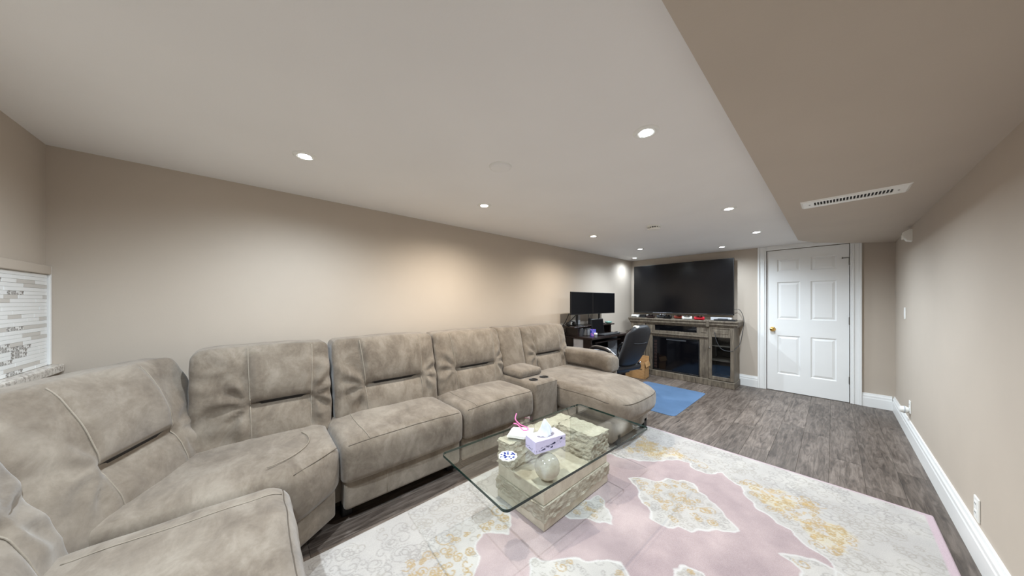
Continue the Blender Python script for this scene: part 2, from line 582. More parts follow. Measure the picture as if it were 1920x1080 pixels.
# door casing
def soff(x): return SZ
cas = empty('trim_1', (DX0, YF, 0), 'white moulded casing around the six-panel door', None, None, 'structure')
for (a, b, top, inner) in ((DX0-CW, DX0-0.003, ZC, 1), (DX1+0.003, DX1+CW, None, -1)):
    mb = MB()
    # stepped profile: backband, field and inner bead
    xs = [a, b] if inner > 0 else [b, a]
    s_ = 1 if inner > 0 else -1
    o0 = xs[0]
    segs = [(0.0, 0.022, 0.030), (0.022, 0.060, 0.018), (0.060, 0.078, 0.023), (0.078, CW-0.003, 0.014)]
    for (u0, u1, th) in segs:
        xa, xb = sorted((o0 + s_*u0, o0 + s_*u1))
        zt = ZC
        mb.bbox(xa, xb, YF-th, YF, 0, zt-0.001, 0.003, 1)
    mb.build('side_casing', M['trim'], cas)
mb = MB()
hx1 = 0.10
for (h0, h1, th) in ((0.003, 0.022, 0.014), (0.022, 0.040, 0.023), (0.040, ZC-DZ-0.001, 0.018)):
    mb.box(DX0-0.003, DX1+0.003, YF-th, YF, DZ+h0, DZ+h1)
mb.build('head_casing', M['trim'], cas)

# door slab, six raised panels
door = empty('door_1', ((DX0+DX1)/2, YF, 0), 'closed white six-panel door with brass knob', None, None, 'structure')
YD = YF + 0.012    # front of stiles
sx0, sx1 = DX0+0.004, DX1-0.004
DW = sx1-sx0
cols = [(sx0+0.105, sx0+0.355), (sx1-0.355-0.005, sx1-0.115)]
rows_ = [(0.25, 0.80), (1.035, 1.565), (1.715, 1.895)]
cols = [(sx0+0.110, sx0+0.345), (sx0+0.445, sx0+0.680)]
mb = MB()
xs = [sx0, cols[0][0], cols[0][1], cols[1][0], cols[1][1], sx1]
zs = [0.006, rows_[0][0], rows_[0][1], rows_[1][0], rows_[1][1], rows_[2][0], rows_[2][1], DZ-0.003]
for i in range(5):
    for j in range(7):
        if i in (1, 3) and j in (1, 3, 5):
            mb.box(xs[i], xs[i+1], YD+0.012, YD+0.035, zs[j], zs[j+1])
        else:
            mb.box(xs[i], xs[i+1], YD, YD+0.035, zs[j], zs[j+1])
mb.build('door_slab', M['trim'], door)
for (ca, cb) in cols:
    for (ra, rb) in rows_:
        b1, b2 = 0.012, 0.040
        v = []
        for (ins, y) in ((0.0, YD+0.001), (b1, YD+0.0115), (b1+0.004, YD+0.0115), (b2, YD+0.003)):
            v += [(ca+ins, y, ra+ins), (cb-ins, y, ra+ins), (cb-ins, y, rb-ins), (ca+ins, y, rb-ins)]
        f = []
        for k in range(3):
            for e in range(4):
                e2 = (e+1) % 4
                f.append((k*4+e, k*4+e2, k*4+4+e2, k*4+4+e))
        f.append((12, 13, 14, 15))
        MB().add(v, f).build('door_panel', M['trim'], door)
kx, kz = sx0+0.062, 0.885
mb = MB().lathe([(0.0, 0.0), (0.033, 0.0), (0.033, -0.004), (0.028, -0.008), (0.012, -0.010), (0.011, -0.028), (0.020, -0.034), (0.028, -0.045), (0.028, -0.054), (0.020, -0.064), (0.0, -0.067)], (kx, YD, kz), 24, 'y')
mb.build('door_knob', M['brass'], door, True, angle=50)
for hz in (0.285, 1.04, 1.80):
    mb = MB().bbox(sx1-0.004, sx1+0.010, YD-0.012, YD+0.004, hz-0.045, hz+0.045, 0.003, 1)
    mb.tube([(sx1+0.003, YD-0.010, hz-0.05), (sx1+0.003, YD-0.010, hz+0.05)], 0.0065, 10)
    mb.build('hinge', M['steel'], door)
mb = MB().bbox(sx1-0.06, sx1+0.004, YD-0.008, YD-0.002, 1.842, 1.850, 0.002, 1).bbox(sx1-0.062, sx1-0.052, YD-0.02, YD+0.001, 1.838, 1.854, 0.002, 1)
mb.build('door_stop_pin', M['steel'], door)

# ------------------------------------------------------------------ backsplash, trim and ledge on the short left wall
spl = empty('tile_backsplash', (-2.2, YB, 0.965), 'white linear mosaic tile backsplash at the left edge', 'tile backsplash')
TX0, TX1, TZ0, TZ1 = XL+0.02, -1.85, 0.966, 1.425
MB().box(TX0, TX1, YB, YB+0.006, TZ0, TZ1).build('grout_bed', M['grout'], spl)
nrow = 26; rh = (TZ1-TZ0)/nrow
tr = random.Random(3)
tile_cache = {}
for r_ in range(nrow):
    x = TX0 + 0.001
    first = True
    while x < TX1-0.02:
        kind = tr.random()
        L = tr.choice([0.10, 0.15, 0.20, 0.28])
        if first: L *= tr.choice([0.4, 0.7, 1.0]); first = False
        xe = min(x+L, TX1)
        m_ = 'tile_white' if kind < 0.70 else ('tile_grey' if kind < 0.87 else 'mosaic')
        if m_ == 'mosaic': xe = min(x+0.12, TX1)
        key = (round(xe-x, 3), m_)
        if key in tile_cache:
            o = bpy.data.objects.new('tile', tile_cache[key]); COL.objects.link(o); o.parent = spl
        else:
            o = MB().bbox(0.0004, xe-x-0.0004, 0, 0.006, 0.0004, rh-0.0004, 0.0007, 1).build('tile', M[m_], spl, local=True)
            tile_cache[key] = o.data
        dz = tr.choice([0, 0, 0.0005, 0.001]) if m_ != 'mosaic' else 0.0005
        o.location = (x - spl.location.x, 0.003 + dz, TZ0 + r_*rh - spl.location.z)
        x = xe
tr_ = MB().bbox(XL+0.001, XL+0.018, YB, YB+0.018, 0.966, 1.470, 0.002, 1).build('edge_trim', M['trim'], spl)
tag(MB().bbox(XL+0.018, XK-0.3, YB, YB+0.022, 1.426, 1.470, 0.003, 1).build('trim_2', M['wall']), 'beige band above the tiled backsplash', kind='structure')
tag(MB().bbox(XL+0.0005, XK-0.25, YB, -0.735, 0.925, 0.965, 0.006, 2).build('granite_ledge', M['granite']), 'speckled grey granite ledge behind the sofa corner, under the tiles', 'counter')

# ================================================================== CEILING THINGS
def pot(x, y, col, watts, label=None, tilt=True):
    t = empty('recessed_light', (x, y, ZC), label or 'unseen fill light added behind the photographer', 'ceiling light', 'recessed ceiling lights')
    mb = MB().lathe([(0.040, -0.004), (0.044, -0.006), (0.052, -0.005), (0.057, -0.001), (0.057, 0.0), (0.038, 0.0), (0.040, -0.004)], (x, y, ZC), 32)
    mb.build('trim_ring', M['white_plastic'], t, True, angle=40)
    mb = MB().lathe([(0.041, -0.0045), (0.040, -0.006), (0.036, -0.0055), (0.034, -0.0012)], (x, y, ZC), 28)
    mb.build('gimbal', M['white_plastic'], t, True, angle=40)
    mb = MB().lathe([(0.036, -0.0015), (0.030, -0.005), (0.0, -0.007)], (x, y, ZC), 24)
    mb.build('lens', M['lens_warm'] if col == WARM else M['lens_cool'], t, True)
    ld = bpy.data.lights.new('pot_lamp', 'SPOT')
    ld.energy = watts*1.75; ld.color = col
    ld.spot_size = math.radians(164); ld.spot_blend = 1.0
    ld.shadow_soft_size = 0.014
    lo = bpy.data.objects.new('lamp', ld); COL.objects.link(lo)
    lo.parent = t; lo.location = (0, 0, -0.016)
    return t
for (x, y, c, w, l) in POTS: pot(x, y, c, w, l)
for (x, y, c, w) in FILL_POTS: pot(x, y, c, w, 'unseen fill light added behind the photographer, ' + ('above the rug end' if y > -1 else 'over the passage'))

mb = MB().lathe([(0.0, -0.012), (0.050, -0.011), (0.060, -0.007), (0.063, 0.0)], (-1.323, 1.093, ZC), 36)
t = empty('ceiling_cover_plate', (-1.323, 1.093, ZC), 'round blank white cover plate on the ceiling', 'cover plate')
mb.build('plate', M['ceil'], t, True, angle=50)
MB().lathe([(0.062, -0.003), (0.066, -0.002), (0.067, 0.0)], (-1.323, 1.093, ZC), 36).build('rim', M['white_plastic'], t, True)

t = empty('smoke_detector', (-1.273, 3.17, ZC), 'round white smoke detector with side vents on the ceiling', 'smoke detector')
c = (-1.273, 3.17, ZC)
MB().lathe([(0.068, 0.0), (0.068, -0.010), (0.058, -0.012)], c, 36).build('base', M['white_plastic'], t, True, angle=40)
MB().lathe([(0.050, -0.010), (0.050, -0.030)], c, 36).build('sensor_core', M['dark_hole'], t, True)
MB().lathe([(0.062, -0.026), (0.063, -0.032), (0.055, -0.042), (0.0, -0.046)], c, 36).build('cap', M['white_plastic'], t, True, angle=40)
for k in range(16):
    a = 2*math.pi*k/16
    ca, sa = math.cos(a), math.sin(a)
    mb = MB().box(-0.004, 0.004, 0.050, 0.062, -0.028, -0.011).xform(Matrix.Translation(c) @ Matrix.Rotation(a, 4, 'Z'))
    mb.build('rib', M['white_plastic'], t)

# air vent on the soffit
t = empty('air_vent', (0.08, 2.95, soff(0.08)), 'long white slotted air vent on the soffit', 'vent')
sl = 0.0
vx, vy = 0.235, 0.100    # half length along x, half width along y... outer frame
VM = Matrix.Translation((0.08, 2.965, soff(0.08))) @ Matrix.Rotation(-sl, 4, 'Y')
ux, uy = 0.172, 0.046
mb = MB()
def frame_ring(mb, o, i, zo, zi):
    (ox, oy), (ix, iy) = o, i
    v = [(-ox,-oy,zo),(ox,-oy,zo),(ox,oy,zo),(-ox,oy,zo),(-ix,-iy,zi),(ix,-iy,zi),(ix,iy,zi),(-ix,iy,zi)]
    mb.add(v, [(0,1,5,4),(1,2,6,5),(2,3,7,6),(3,0,4,7)])
frame_ring(mb, (vx, vy), (vx-0.012, vy-0.012), 0.0, -0.008)
frame_ring(mb, (vx-0.012, vy-0.012), (ux, uy), -0.008, -0.006)
frame_ring(mb, (ux, uy), (ux, uy), -0.006, 0.0)
mb.xform(VM).build('vent_frame', M['white_plastic'], t)
MB().box(-ux, ux, -uy, uy, -0.002, -0.001).xform(VM).build('duct_opening', M['dark_hole'], t)
for k in range(24):
    xx = -ux + (k+0.5)*2*ux/23 - ux/23
    MB().box(xx-0.0026, xx+0.0026, -uy, uy, -0.0065, -0.002).xform(VM).build('louver', M['white_plastic'], t)
for s_ in (-1, 1):
    MB().lathe([(0.0, -0.010), (0.004, -0.009), (0.005, -0.006)], (s_*(ux+0.02), 0, 0), 12).xform(VM).build('screw', M['steel'], t)

# motion sensor, switch and outlets on the right wall
t = empty('motion_sensor', (XR, 4.55, 1.90), 'white wedge-shaped motion sensor high on the right wall', 'motion sensor')
mb = MB().prism([(0, 1.955), (-0.018, 1.955), (-0.05, 1.935), (-0.055, 1.90), (-0.03, 1.855), (0, 1.845)], 'y', 4.50, 4.58)
mb.v = [(p[0]+XR, p[1], p[2]) for p in mb.v]
mb.build('housing', M['white_plastic'], t)
MB().bbox(XR-0.058, XR-0.045, 4.515, 4.565, 1.872, 1.915, 0.005, 2).build('sensor_window', M['paper'], t)

def plate(name, y, z, label, cat, kind):
    t = empty(name, (XR, y, z), label, cat)
    MB().bbox(XR-0.007, XR, y-0.036, y+0.036, z-0.058, z+0.058, 0.003, 2).build('cover', M['white_plastic'], t)
    if kind == 'switch':
        MB().bbox(XR-0.009, XR-0.006, y-0.017, y+0.017, z-0.034, z+0.034, 0.001, 1).build('rocker', M['trim'], t)
    else:
        for dz in (-0.022, 0.022):
            r = MB().bbox(XR-0.009, XR-0.006, y-0.016, y+0.016, z+dz-0.016, z+dz+0.016, 0.002, 1).build('receptacle', M['trim'], t)
            for (a, h) in ((-0.006, 0.009), (0.006, 0.007)):
                MB().box(XR-0.0096, XR-0.008, y+a-0.001, y+a+0.001, z+dz-h/2+0.003, z+dz+h/2+0.003).build('slot', M['dark_hole'], r)
    return t
plate('light_switch', 4.885, 1.17, 'white light switch on the right wall near the door', 'light switch', 'switch')
plate('wall_outlet', 2.712, 0.245, 'white wall outlet on the right wall beside the rug corner', 'outlet', 'outlet')
plate('wall_outlet', 4.60, 0.295, 'white wall outlet near the door with a plug-in device', 'outlet', 'outlet')
t = empty('plug_in_device', (XR-0.009, 4.62, 0.255), 'small round white plug-in device in the outlet near the door', 'plug-in device')
MB().lathe([(0.0, -0.052), (0.022, -0.050), (0.030, -0.042), (0.032, -0.015), (0.024, 0.0)], (XR-0.0095, 4.625, 0.258), 24, 'x').build('body', M['white_plastic'], t, True, angle=50)
MB().lathe([(0.033, -0.020), (0.034, -0.024), (0.033, -0.028)], (XR-0.0095, 4.625, 0.258), 24, 'x').build('band', M['light_grey'], t, True)

# ================================================================== RUG
def build_rug():
    X0, X1, Y0, Y1 = -1.742, 0.402, -0.06, 3.02
    st = 0.0056
    nx, ny = int((X1-X0)/st)+1, int((Y1-Y0)/st)+1
    gx = np.linspace(X0, X1, nx); gy = np.linspace(Y0, Y1, ny)
    GX, GY = np.meshgrid(gx, gy)          # shape ny,nx
    rs = np.random.RandomState(11)
    def vnoise(scale, seed, octv=3):
        r = np.random.RandomState(seed); out = np.zeros_like(GX); amp = 1; tot = 0
        for o in range(octv):
            s = scale*(2**o)
            n1, n2 = int((Y1-Y0)*s)+3, int((X1-X0)*s)+3
            g = r.rand(n1, n2)
            fy = (GY-Y0)*s; fx = (GX-X0)*s
            iy = fy.astype(int); ix = fx.astype(int)
            ty = fy-iy; tx = fx-ix
            ty = ty*ty*(3-2*ty); tx = tx*tx*(3-2*tx)
            out += amp*(g[iy,ix]*(1-ty)*(1-tx)+g[iy+1,ix]*ty*(1-tx)+g[iy,ix+1]*(1-ty)*tx+g[iy+1,ix+1]*ty*tx)
            tot += amp; amp *= 0.5
        return out/tot
    wx = (vnoise(14, 1, 2)-0.5)*0.05; wy = (vnoise(14, 2, 2)-0.5)*0.05
    QX, QY = GX+wx, GY+wy
    def sdf(poly):
        # signed distance, negative inside
        d = np.full(QX.shape, 1e9); ins = np.zeros(QX.shape, bool)
        n = len(poly)
        for i in range(n):
            (ax, ay), (bx, by) = poly[i], poly[(i+1) % n]
            ex, ey = bx-ax, by-ay
            t = np.clip(((QX-ax)*ex+(QY-ay)*ey)/(ex*ex+ey*ey+1e-12), 0, 1)
            d = np.minimum(d, np.hypot(QX-ax-t*ex, QY-ay-t*ey))
            c = ((ay > QY) != (by > QY)) & (QX < (bx-ax)*(QY-ay)/((by-ay) if by != ay else 1e-9)+ax)
            ins ^= c
        return np.where(ins, -d, d)
    field = [(-1.27,2.20),(-1.08,2.28),(-0.95,2.39),(-0.84,2.56),(-0.77,2.59),(-0.69,2.49),(-0.62,2.51),(-0.56,2.61),(-0.51,2.55),(-0.41,2.52),(-0.38,2.41),(-0.33,2.35),(-0.26,2.31),(-0.22,2.25),(-0.15,2.25),(-0.13,2.21),(-0.06,2.15),(-0.02,2.11),(0.02,1.95),(0.05,1.75),(0.0,1.5),(0.05,1.25),(0.0,0.95),(-0.04,0.75),(-0.2,0.62),(-0.4,0.48),(-0.6,0.40),(-0.8,0.38),(-1.0,0.48),(-1.12,0.60),(-1.10,0.74),(-1.18,0.83),(-1.25,0.89),(-1.30,0.92),(-1.26,0.99),(-1.20,1.05),(-1.23,1.10),(-1.30,1.15),(-1.34,1.4),(-1.30,1.7),(-1.36,1.95)]
    meds = [
        [(-0.98,2.02),(-0.93,2.09),(-0.84,2.14),(-0.80,2.22),(-0.75,2.24),(-0.71,2.30),(-0.64,2.30),(-0.61,2.23),(-0.55,2.22),(-0.52,2.17),(-0.47,2.13),(-0.43,2.08),(-0.38,2.05),(-0.35,2.01),(-0.41,1.95),(-0.47,1.92),(-0.51,1.85),(-0.54,1.80),(-0.59,1.80),(-0.63,1.73),(-0.72,1.73),(-0.74,1.80),(-0.80,1.84),(-0.85,1.89),(-0.90,1.95)],
        [(-1.10,1.38),(-1.04,1.66),(-1.02,1.69),(-0.98,1.68),(-0.91,1.61),(-0.85,1.54),(-0.89,1.49),(-0.97,1.46),(-1.03,1.40)],
        [(-1.0,1.04),(-0.95,1.08),(-0.89,1.14),(-0.84,1.21),(-0.80,1.24),(-0.74,1.29),(-0.68,1.34),(-0.63,1.31),(-0.60,1.22),(-0.55,1.12),(-0.60,1.0),(-0.68,0.90),(-0.80,0.88),(-0.93,0.95)],
        [(-0.50,1.51),(-0.48,1.56),(-0.42,1.59),(-0.38,1.56),(-0.36,1.46),(-0.42,1.40),(-0.49,1.44)],
        [(-0.18,1.99),(-0.11,2.05),(-0.05,2.06),(0.03,2.05),(0.06,1.9),(-0.02,1.82),(-0.09,1.90),(-0.12,1.96)],
    ]
    dF = sdf(field)
    dM = np.full(GX.shape, 1e9)
    for m_ in meds: dM = np.minimum(dM, sdf(m_))
    ivory = (dF > 0) | (dM < 0)
    dpat = np.minimum(np.abs(dF), np.abs(dM))
    # gold zones
    gold_poly = [(-1.24,2.32),(-1.21,2.74),(-0.92,2.72),(-0.53,2.58),(-0.24,2.68),(-0.13,2.70),(0.02,2.55),(0.13,2.42),(0.08,2.2),(-0.02,2.15),(-0.16,2.31),(-0.30,2.38),(-0.39,2.50),(-0.6,2.6),(-0.8,2.6),(-1.0,2.40)]
    dG = sdf(gold_poly)
    gl_left = sdf([(-1.42,0.5),(-1.38,1.2),(-1.20,1.12),(-1.22,0.9),(-1.08,0.7),(-1.1,0.4)])
    goldw = np.clip(-dG/0.05, 0, 1)
    goldw = np.maximum(goldw, 0.8*np.clip(-gl_left/0.05, 0, 1))
    goldw = np.maximum(goldw, 0.45*np.clip(-dM/0.05, 0, 1))
    pink_c = np.array(lin(178,158,156)[:3]); pink_d = np.array(lin(148,129,130)[:3])
    iv_c = np.array(lin(186,181,174)[:3]); iv_d = np.array(lin(168,163,158)[:3])
    grey_c = np.array(lin(164,160,156)[:3]); gold_c = np.array(lin(158,128,66)[:3]); gold2 = np.array(lin(190,175,134)[:3])
    edge_c = np.array(lin(182,160,166)[:3]); white_c = np.array(lin(196,193,189)[:3])
    n1 = vnoise(3.5, 5, 4)[..., None]; n2 = vnoise(9, 6, 4)[..., None]
    mot = np.clip((n1*0.6+n2*0.4-0.35)/0.35, 0, 1)
    col = np.where(ivory[..., None], iv_d+(iv_c-iv_d)*mot, pink_d+(pink_c-pink_d)*mot)
    # border panels: pale grey shade bands
    g1 = np.clip((vnoise(8, 8, 3)-0.52)/0.12, 0, 1)[..., None]*ivory[..., None]*(dM > 0)[..., None]
    col = col*(1-0.35*g1)+grey_c*0.35*g1
    # scrolls
    sw = np.zeros(GX.shape); swg = np.zeros(GX.shape)
    def stroke(px, py, w, target):
        lo = (min(px)-0.02, min(py)-0.02); hi = (max(px)+0.02, max(py)+0.02)
        i0 = max(0, int((lo[0]-X0)/st)); i1 = min(nx, int((hi[0]-X0)/st)+2)
        j0 = max(0, int((lo[1]-Y0)/st)); j1 = min(ny, int((hi[1]-Y0)/st)+2)
        if i1 <= i0 or j1 <= j0: return
        sx_ = GX[j0:j1, i0:i1][..., None]; sy_ = GY[j0:j1, i0:i1][..., None]
        d = np.sqrt(((sx_-px)**2+(sy_-py)**2)).min(axis=2)
        target[j0:j1, i0:i1] = np.maximum(target[j0:j1, i0:i1], np.clip((w-d)/0.003+0.5, 0, 1))
    def spiral(cx, cy, R, ph, turns, sgn, w, target):
        n = max(14, int(R*turns*6.28/0.006*0.6))
        t = np.linspace(0, 1, n)
        r = R*(1-0.85*t)
        a = ph+sgn*turns*2*np.pi*t
        stroke(cx+r*np.cos(a), cy+r*np.sin(a), w, target)
    done = 0
    for k in range(4800):
        cx, cy = rs.uniform(X0+.04, X1-.05), rs.uniform(Y0+.04, Y1-.04)
        i, j = int((cx-X0)/st), int((cy-Y0)/st)
        if not ivory[j, i]: continue
        inmed = dM[j, i] < 0
        if not inmed and dF[j, i] < 0.01: continue
        gw = goldw[j, i]
        R = rs.uniform(0.014, 0.034) if (inmed or gw > 0.5) else rs.uniform(0.02, 0.065)
        if rs.rand() < 0.55 and not inmed and gw < 0.3: continue
        isg = rs.rand() < gw*0.9
        spiral(cx, cy, R, rs.uniform(0, 6.28), rs.uniform(0.8, 1.7), rs.choice([-1, 1]), 0.0032 if not isg else 0.0036, swg if isg else sw)
        done += 1
    ivm = ivory.astype(float)
    s_ = (sw*ivm)[..., None]
    alt = (vnoise(6, 9, 2) > 0.5)[..., None]
    line_c = np.where(alt, np.array(lin(128,123,118)[:3]), np.array(lin(138,131,120)[:3]))
    col = col*(1-0.62*s_)+line_c*0.62*s_
    gm = goldw*np.clip((vnoise(16, 12, 3)-0.48)/0.12, 0, 1)*ivm
    gm = gm*np.clip(-dG/0.04, 0, 1)*0.75
    gm = gm*0.6
    col = col*(1-gm[..., None])+gold2*gm[..., None]
    g_ = (swg*ivm)[..., None]
    col = col*(1-0.85*g_)+gold_c*0.85*g_
    spk = 0.7*goldw*np.clip((vnoise(40, 14, 2)-0.68)/0.06, 0, 1)*ivm*np.clip(-dG/0.04, 0, 1)
    col = col*(1-0.8*spk[..., None])+np.array(lin(178,144,72)[:3])*0.8*spk[..., None]
    # pale outline around motifs
    ol = (np.clip((0.007-dpat)/0.004, 0, 1)*0.8)[..., None]
    col = col*(1-ol)+white_c*ol
    # pink edge strip
    de = np.minimum(np.minimum(GX-X0, X1-GX), np.minimum(GY-Y0, Y1-GY))
    es = np.clip((0.024-np.where((X1-GX) < 0.06, de-0.014, np.where((GX-X0) < 0.04, 1.0, de)))/0.006, 0, 1)[..., None]
    col = col*(1-es)+edge_c*es
    rel = 0.0012*(1-np.clip((0.010-dpat)/0.006, 0, 1)) - 0.0006*s_[..., 0]
    Z = 0.0085 + rel + (vnoise(2.2, 20, 2)-0.5)*0.003
    Z = np.where(de < 0.004, 0.001, Z)
    v = np.stack([GX, GY, Z], -1).reshape(-1, 3)
    idx = np.arange(nx*ny).reshape(ny, nx)
    q = np.stack([idx[:-1,:-1], idx[:-1,1:], idx[1:,1:], idx[1:,:-1]], -1).reshape(-1, 4)
    me = bpy.data.meshes.new('area_rug')
    me.vertices.add(len(v)); me.vertices.foreach_set('co', v.astype(np.float32).ravel())
    me.loops.add(q.size); me.loops.foreach_set('vertex_index', q.astype(np.int32).ravel())
    me.polygons.add(len(q)); me.polygons.foreach_set('loop_start', np.arange(0, q.size, 4, dtype=np.int32))
    me.polygons.foreach_set('loop_total', np.full(len(q), 4, dtype=np.int32))
    me.update(calc_edges=True)
    at = me.color_attributes.new('weave', 'FLOAT_COLOR', 'POINT')
    rgba = np.ones((nx*ny, 4), np.float32); rgba[:, :3] = np.clip(col.reshape(-1, 3), 0, 1)
    at.data.foreach_set('color', rgba.ravel())
    me.shade_smooth()
    me.materials.append(M['rug'])
    o = bpy.data.objects.new('area_rug', me); COL.objects.link(o)
    tag(o, 'pink and ivory area rug with gold scroll medallions', 'rug')
build_rug()
RZ = 0.010

# ================================================================== SECTIONAL SOFA
sofa = empty('sectional_sofa', (-2.2, 1.2, 0), 'large taupe suede sectional sofa with chaise and console', 'sofa')

def nz(p, s=1.0, o=0.0):
    return mnoise.noise(Vector((p[0]*s+o, p[1]*s-o*0.7, p[2]*s+o*1.3)))

def box_surface(W, H, T, step):
    """grid points on a box a in [-W/2,W/2], b in [0,H], c in [0,T]; shared vertices"""
    na, nb, nc = max(4, int(W/step)), max(4, int(H/step)), max(4, int(T/step))
    def spread(n):
        # denser towards the ends
        u = np.linspace(0, 1, n+1)
        return 0.6*u + 0.4*(0.5-0.5*np.cos(np.pi*u))
    A = (spread(na)-0.5)*W; B = spread(nb)*H; Cc = spread(nc)*T
    verts = []; idx = {}
    def vid(i, j, k):
        key = (i, j, k)
        if key not in idx:
            idx[key] = len(verts); verts.append((A[i], B[j], Cc[k]))
        return idx[key]
    faces = []
    for i in range(na):
        for j in range(nb):
            faces.append((vid(i,j,nc), vid(i+1,j,nc), vid(i+1,j+1,nc), vid(i,j+1,nc)))
            faces.append((vid(i,j,0), vid(i,j+1,0), vid(i+1,j+1,0), vid(i+1,j,0)))
    for i in range(na):
        for k in range(nc):
            faces.append((vid(i,0,k), vid(i+1,0,k), vid(i+1,0,k+1), vid(i,0,k+1)))
            faces.append((vid(i,nb,k), vid(i,nb,k+1), vid(i+1,nb,k+1), vid(i+1,nb,k)))
    for j in range(nb):
        for k in range(nc):
            faces.append((vid(0,j,k), vid(0,j,k+1), vid(0,j+1,k+1), vid(0,j+1,k)))
            faces.append((vid(na,j,k), vid(na,j+1,k), vid(na,j+1,k+1), vid(na,j,k+1)))
    return verts, faces

def gauss(x, w): return math.exp(-(x/w)**2)
def sstep(a, b, x):
    t = min(1, max(0, (x-a)/(b-a))); return t*t*(3-2*t)

class Cushion:
    """rounded, puffed block: a across, b up, c forward; O origin, A across axis, F forward axis (world, horizontal)"""
    def __init__(s, W, H, T, O, A, F, r, disp, lean=0.0):
        s.W, s.H, s.T, s.r, s.disp, s.lean = W, H, T, r, disp, lean
        s.O, s.A, s.F = Vector(O), Vector(A).normalized(), Vector(F).normalized()
    def P(s, a, b, c):
        W, H, T, r = s.W, s.H, s.T, s.r
        ia = min(max(a, -W/2+r), W/2-r); ib = min(max(b, r), H-r); ic = min(max(c, min(r, T/2)), T-min(r, T/2))
        d = Vector((a-ia, b-ib, c-ic))
        if d.length > 1e-6:
            # box-corner to round mapping
            m = max(abs(d.x), abs(d.y), abs(d.z))
            d = d.normalized()*min(m, r)
        nrm = d.normalized() if d.length > 1e-6 else Vector((0, 0, 0))
        q = Vector((ia, ib, ic))+d
        da, db, dc = s.disp(s, q, nrm)
        a2, b2, c2 = q.x+da, q.y+db, q.z+dc
        c2 -= s.lean*b2*(0.3+0.7*min(1, max(0, q.z/s.T)))
        return s.O + s.A*a2 + s.F*c2 + Vector((0, 0, b2))
    def mesh(s, step=0.025):
        v, f = box_surface(s.W, s.H, s.T, step)
        return MB().add([s.P(*p) for p in v], f)
    def seam(s, pts, r=0.0028, n=10):
        q = smooth_path([Vector(p) for p in pts], n) if len(pts) > 2 else [Vector(pts[0]).lerp(Vector(pts[1]), k/24) for k in range(25)]
        off = s.F*0.0014+Vector((0, 0, 0.0014))
        return MB().tube([s.P(*p)+off for p in q], r, 6)

SEED = [0.0]
def back_disp(sm, t0, puff=1.0, wr=1.0, s0=0.0, seed=0.0):
    def f(s, q, n):
        sx0 = q.x/(s.W/2); sx = sx0-s0; t = q.y/s.H
        fr = sstep(0.25, 0.95, q.z/s.T)
        smt = sm*(0.93+0.16*t)
        mid = 1-sstep(smt-0.06, smt+0.06, abs(sx))
        # pillow bulges above and below the pocket line
        if t > t0:
            u = (t-t0)/(1-t0); up = 0.055*max(0, math.sin(math.pi*min(1, u*0.92+0.06)))**0.7
        else:
            u = t/t0; up = 0.032*max(0, math.sin(math.pi*min(1, u)))**0.7
        flat = 0.034*max(0, math.sin(math.pi*min(1, t)))**0.6
        d = up*mid + flat*(1-mid)*0.95
        d *= (1-0.35*abs(sx0)**3)
        d -= 0.028*gauss(t-t0, 0.028)*mid
        d -= 0.007*gauss(abs(sx)-smt, 0.035)
        # wrinkles fanning from the pocket ends
        ds = abs(sx)-smt; dt = t-t0
        rad = math.hypot(ds*s.W/2, dt*s.H)
        ang = math.atan2(dt*s.H, ds*s.W/2+1e-6)
        d += wr*0.012*math.sin(ang*8+seed*3+rad*14)*gauss(rad-0.10, 0.08)*sstep(-0.12, 0.15, ds)
        pz = (q.x*5+seed, q.y*9+seed*2, seed)
        rid = 1-abs(nz(pz, 1.0, seed))*2
        d += wr*0.013*(rid-0.5)*(1-mid)
        d += 0.006*nz((q.x*7, q.y*7, seed), 1.0, 3.1)
        top = sstep(0.86, 1.0, t)
        db = 0.012*top*(1-abs(sx0)**2)+0.004*nz((q.x*9, 0, seed), 1.0, 2.0)*top
        # gathered outer edges
        da = 0.006*nz((q.y*12, q.z*5, seed*2), 1.0, 1.0)*sstep(0.8, 1.0, abs(sx0))
        return da, db, d*puff*fr
    return f

def make_back(W, H, T, O, A, F, lean, sm=0.56, t0=0.46, seed=0.0, wr=1.0, plain_=False, r=0.045, puff=1.0, s0=0.0):
    if plain_:
        def dp(s, q, n):
            sx = q.x/(s.W/2); t = q.y/s.H; fr = sstep(0.25, 0.95, q.z/s.T)
            d = 0.03*math.sin(math.pi*min(1, max(0, t)))**0.6*(1-0.6*sx*sx)+0.004*nz((q.x*9, q.y*9, seed), 1, 1)
            return 0, 0.01*sstep(.85, 1, t), d*fr
    else:
        dp = back_disp(sm, t0, puff, wr, s0, seed)
    c = Cushion(W, H, T, O, A, F, r, dp, lean)
    o = c.mesh(0.0135).build('back_cushion', M['suede'], sofa, True)
    if not plain_:
        for sg in (-1, 1):
            pts = []
            for k in range(13):
                t = 0.03+0.965*k/12
                pts.append(((s0+sg*sm*(0.93+0.16*t))*W/2, t*H, T))
            c.seam(pts, 0.0028, 4).build('seam', M['stitch'], o, True)
        # pocket line
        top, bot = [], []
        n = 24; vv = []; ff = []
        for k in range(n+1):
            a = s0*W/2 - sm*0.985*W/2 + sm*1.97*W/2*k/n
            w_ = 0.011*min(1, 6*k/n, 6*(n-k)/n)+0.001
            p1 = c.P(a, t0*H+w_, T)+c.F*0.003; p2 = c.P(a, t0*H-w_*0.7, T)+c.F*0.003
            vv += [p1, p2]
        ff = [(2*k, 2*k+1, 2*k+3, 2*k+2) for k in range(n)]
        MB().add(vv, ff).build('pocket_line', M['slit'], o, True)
    return c, o

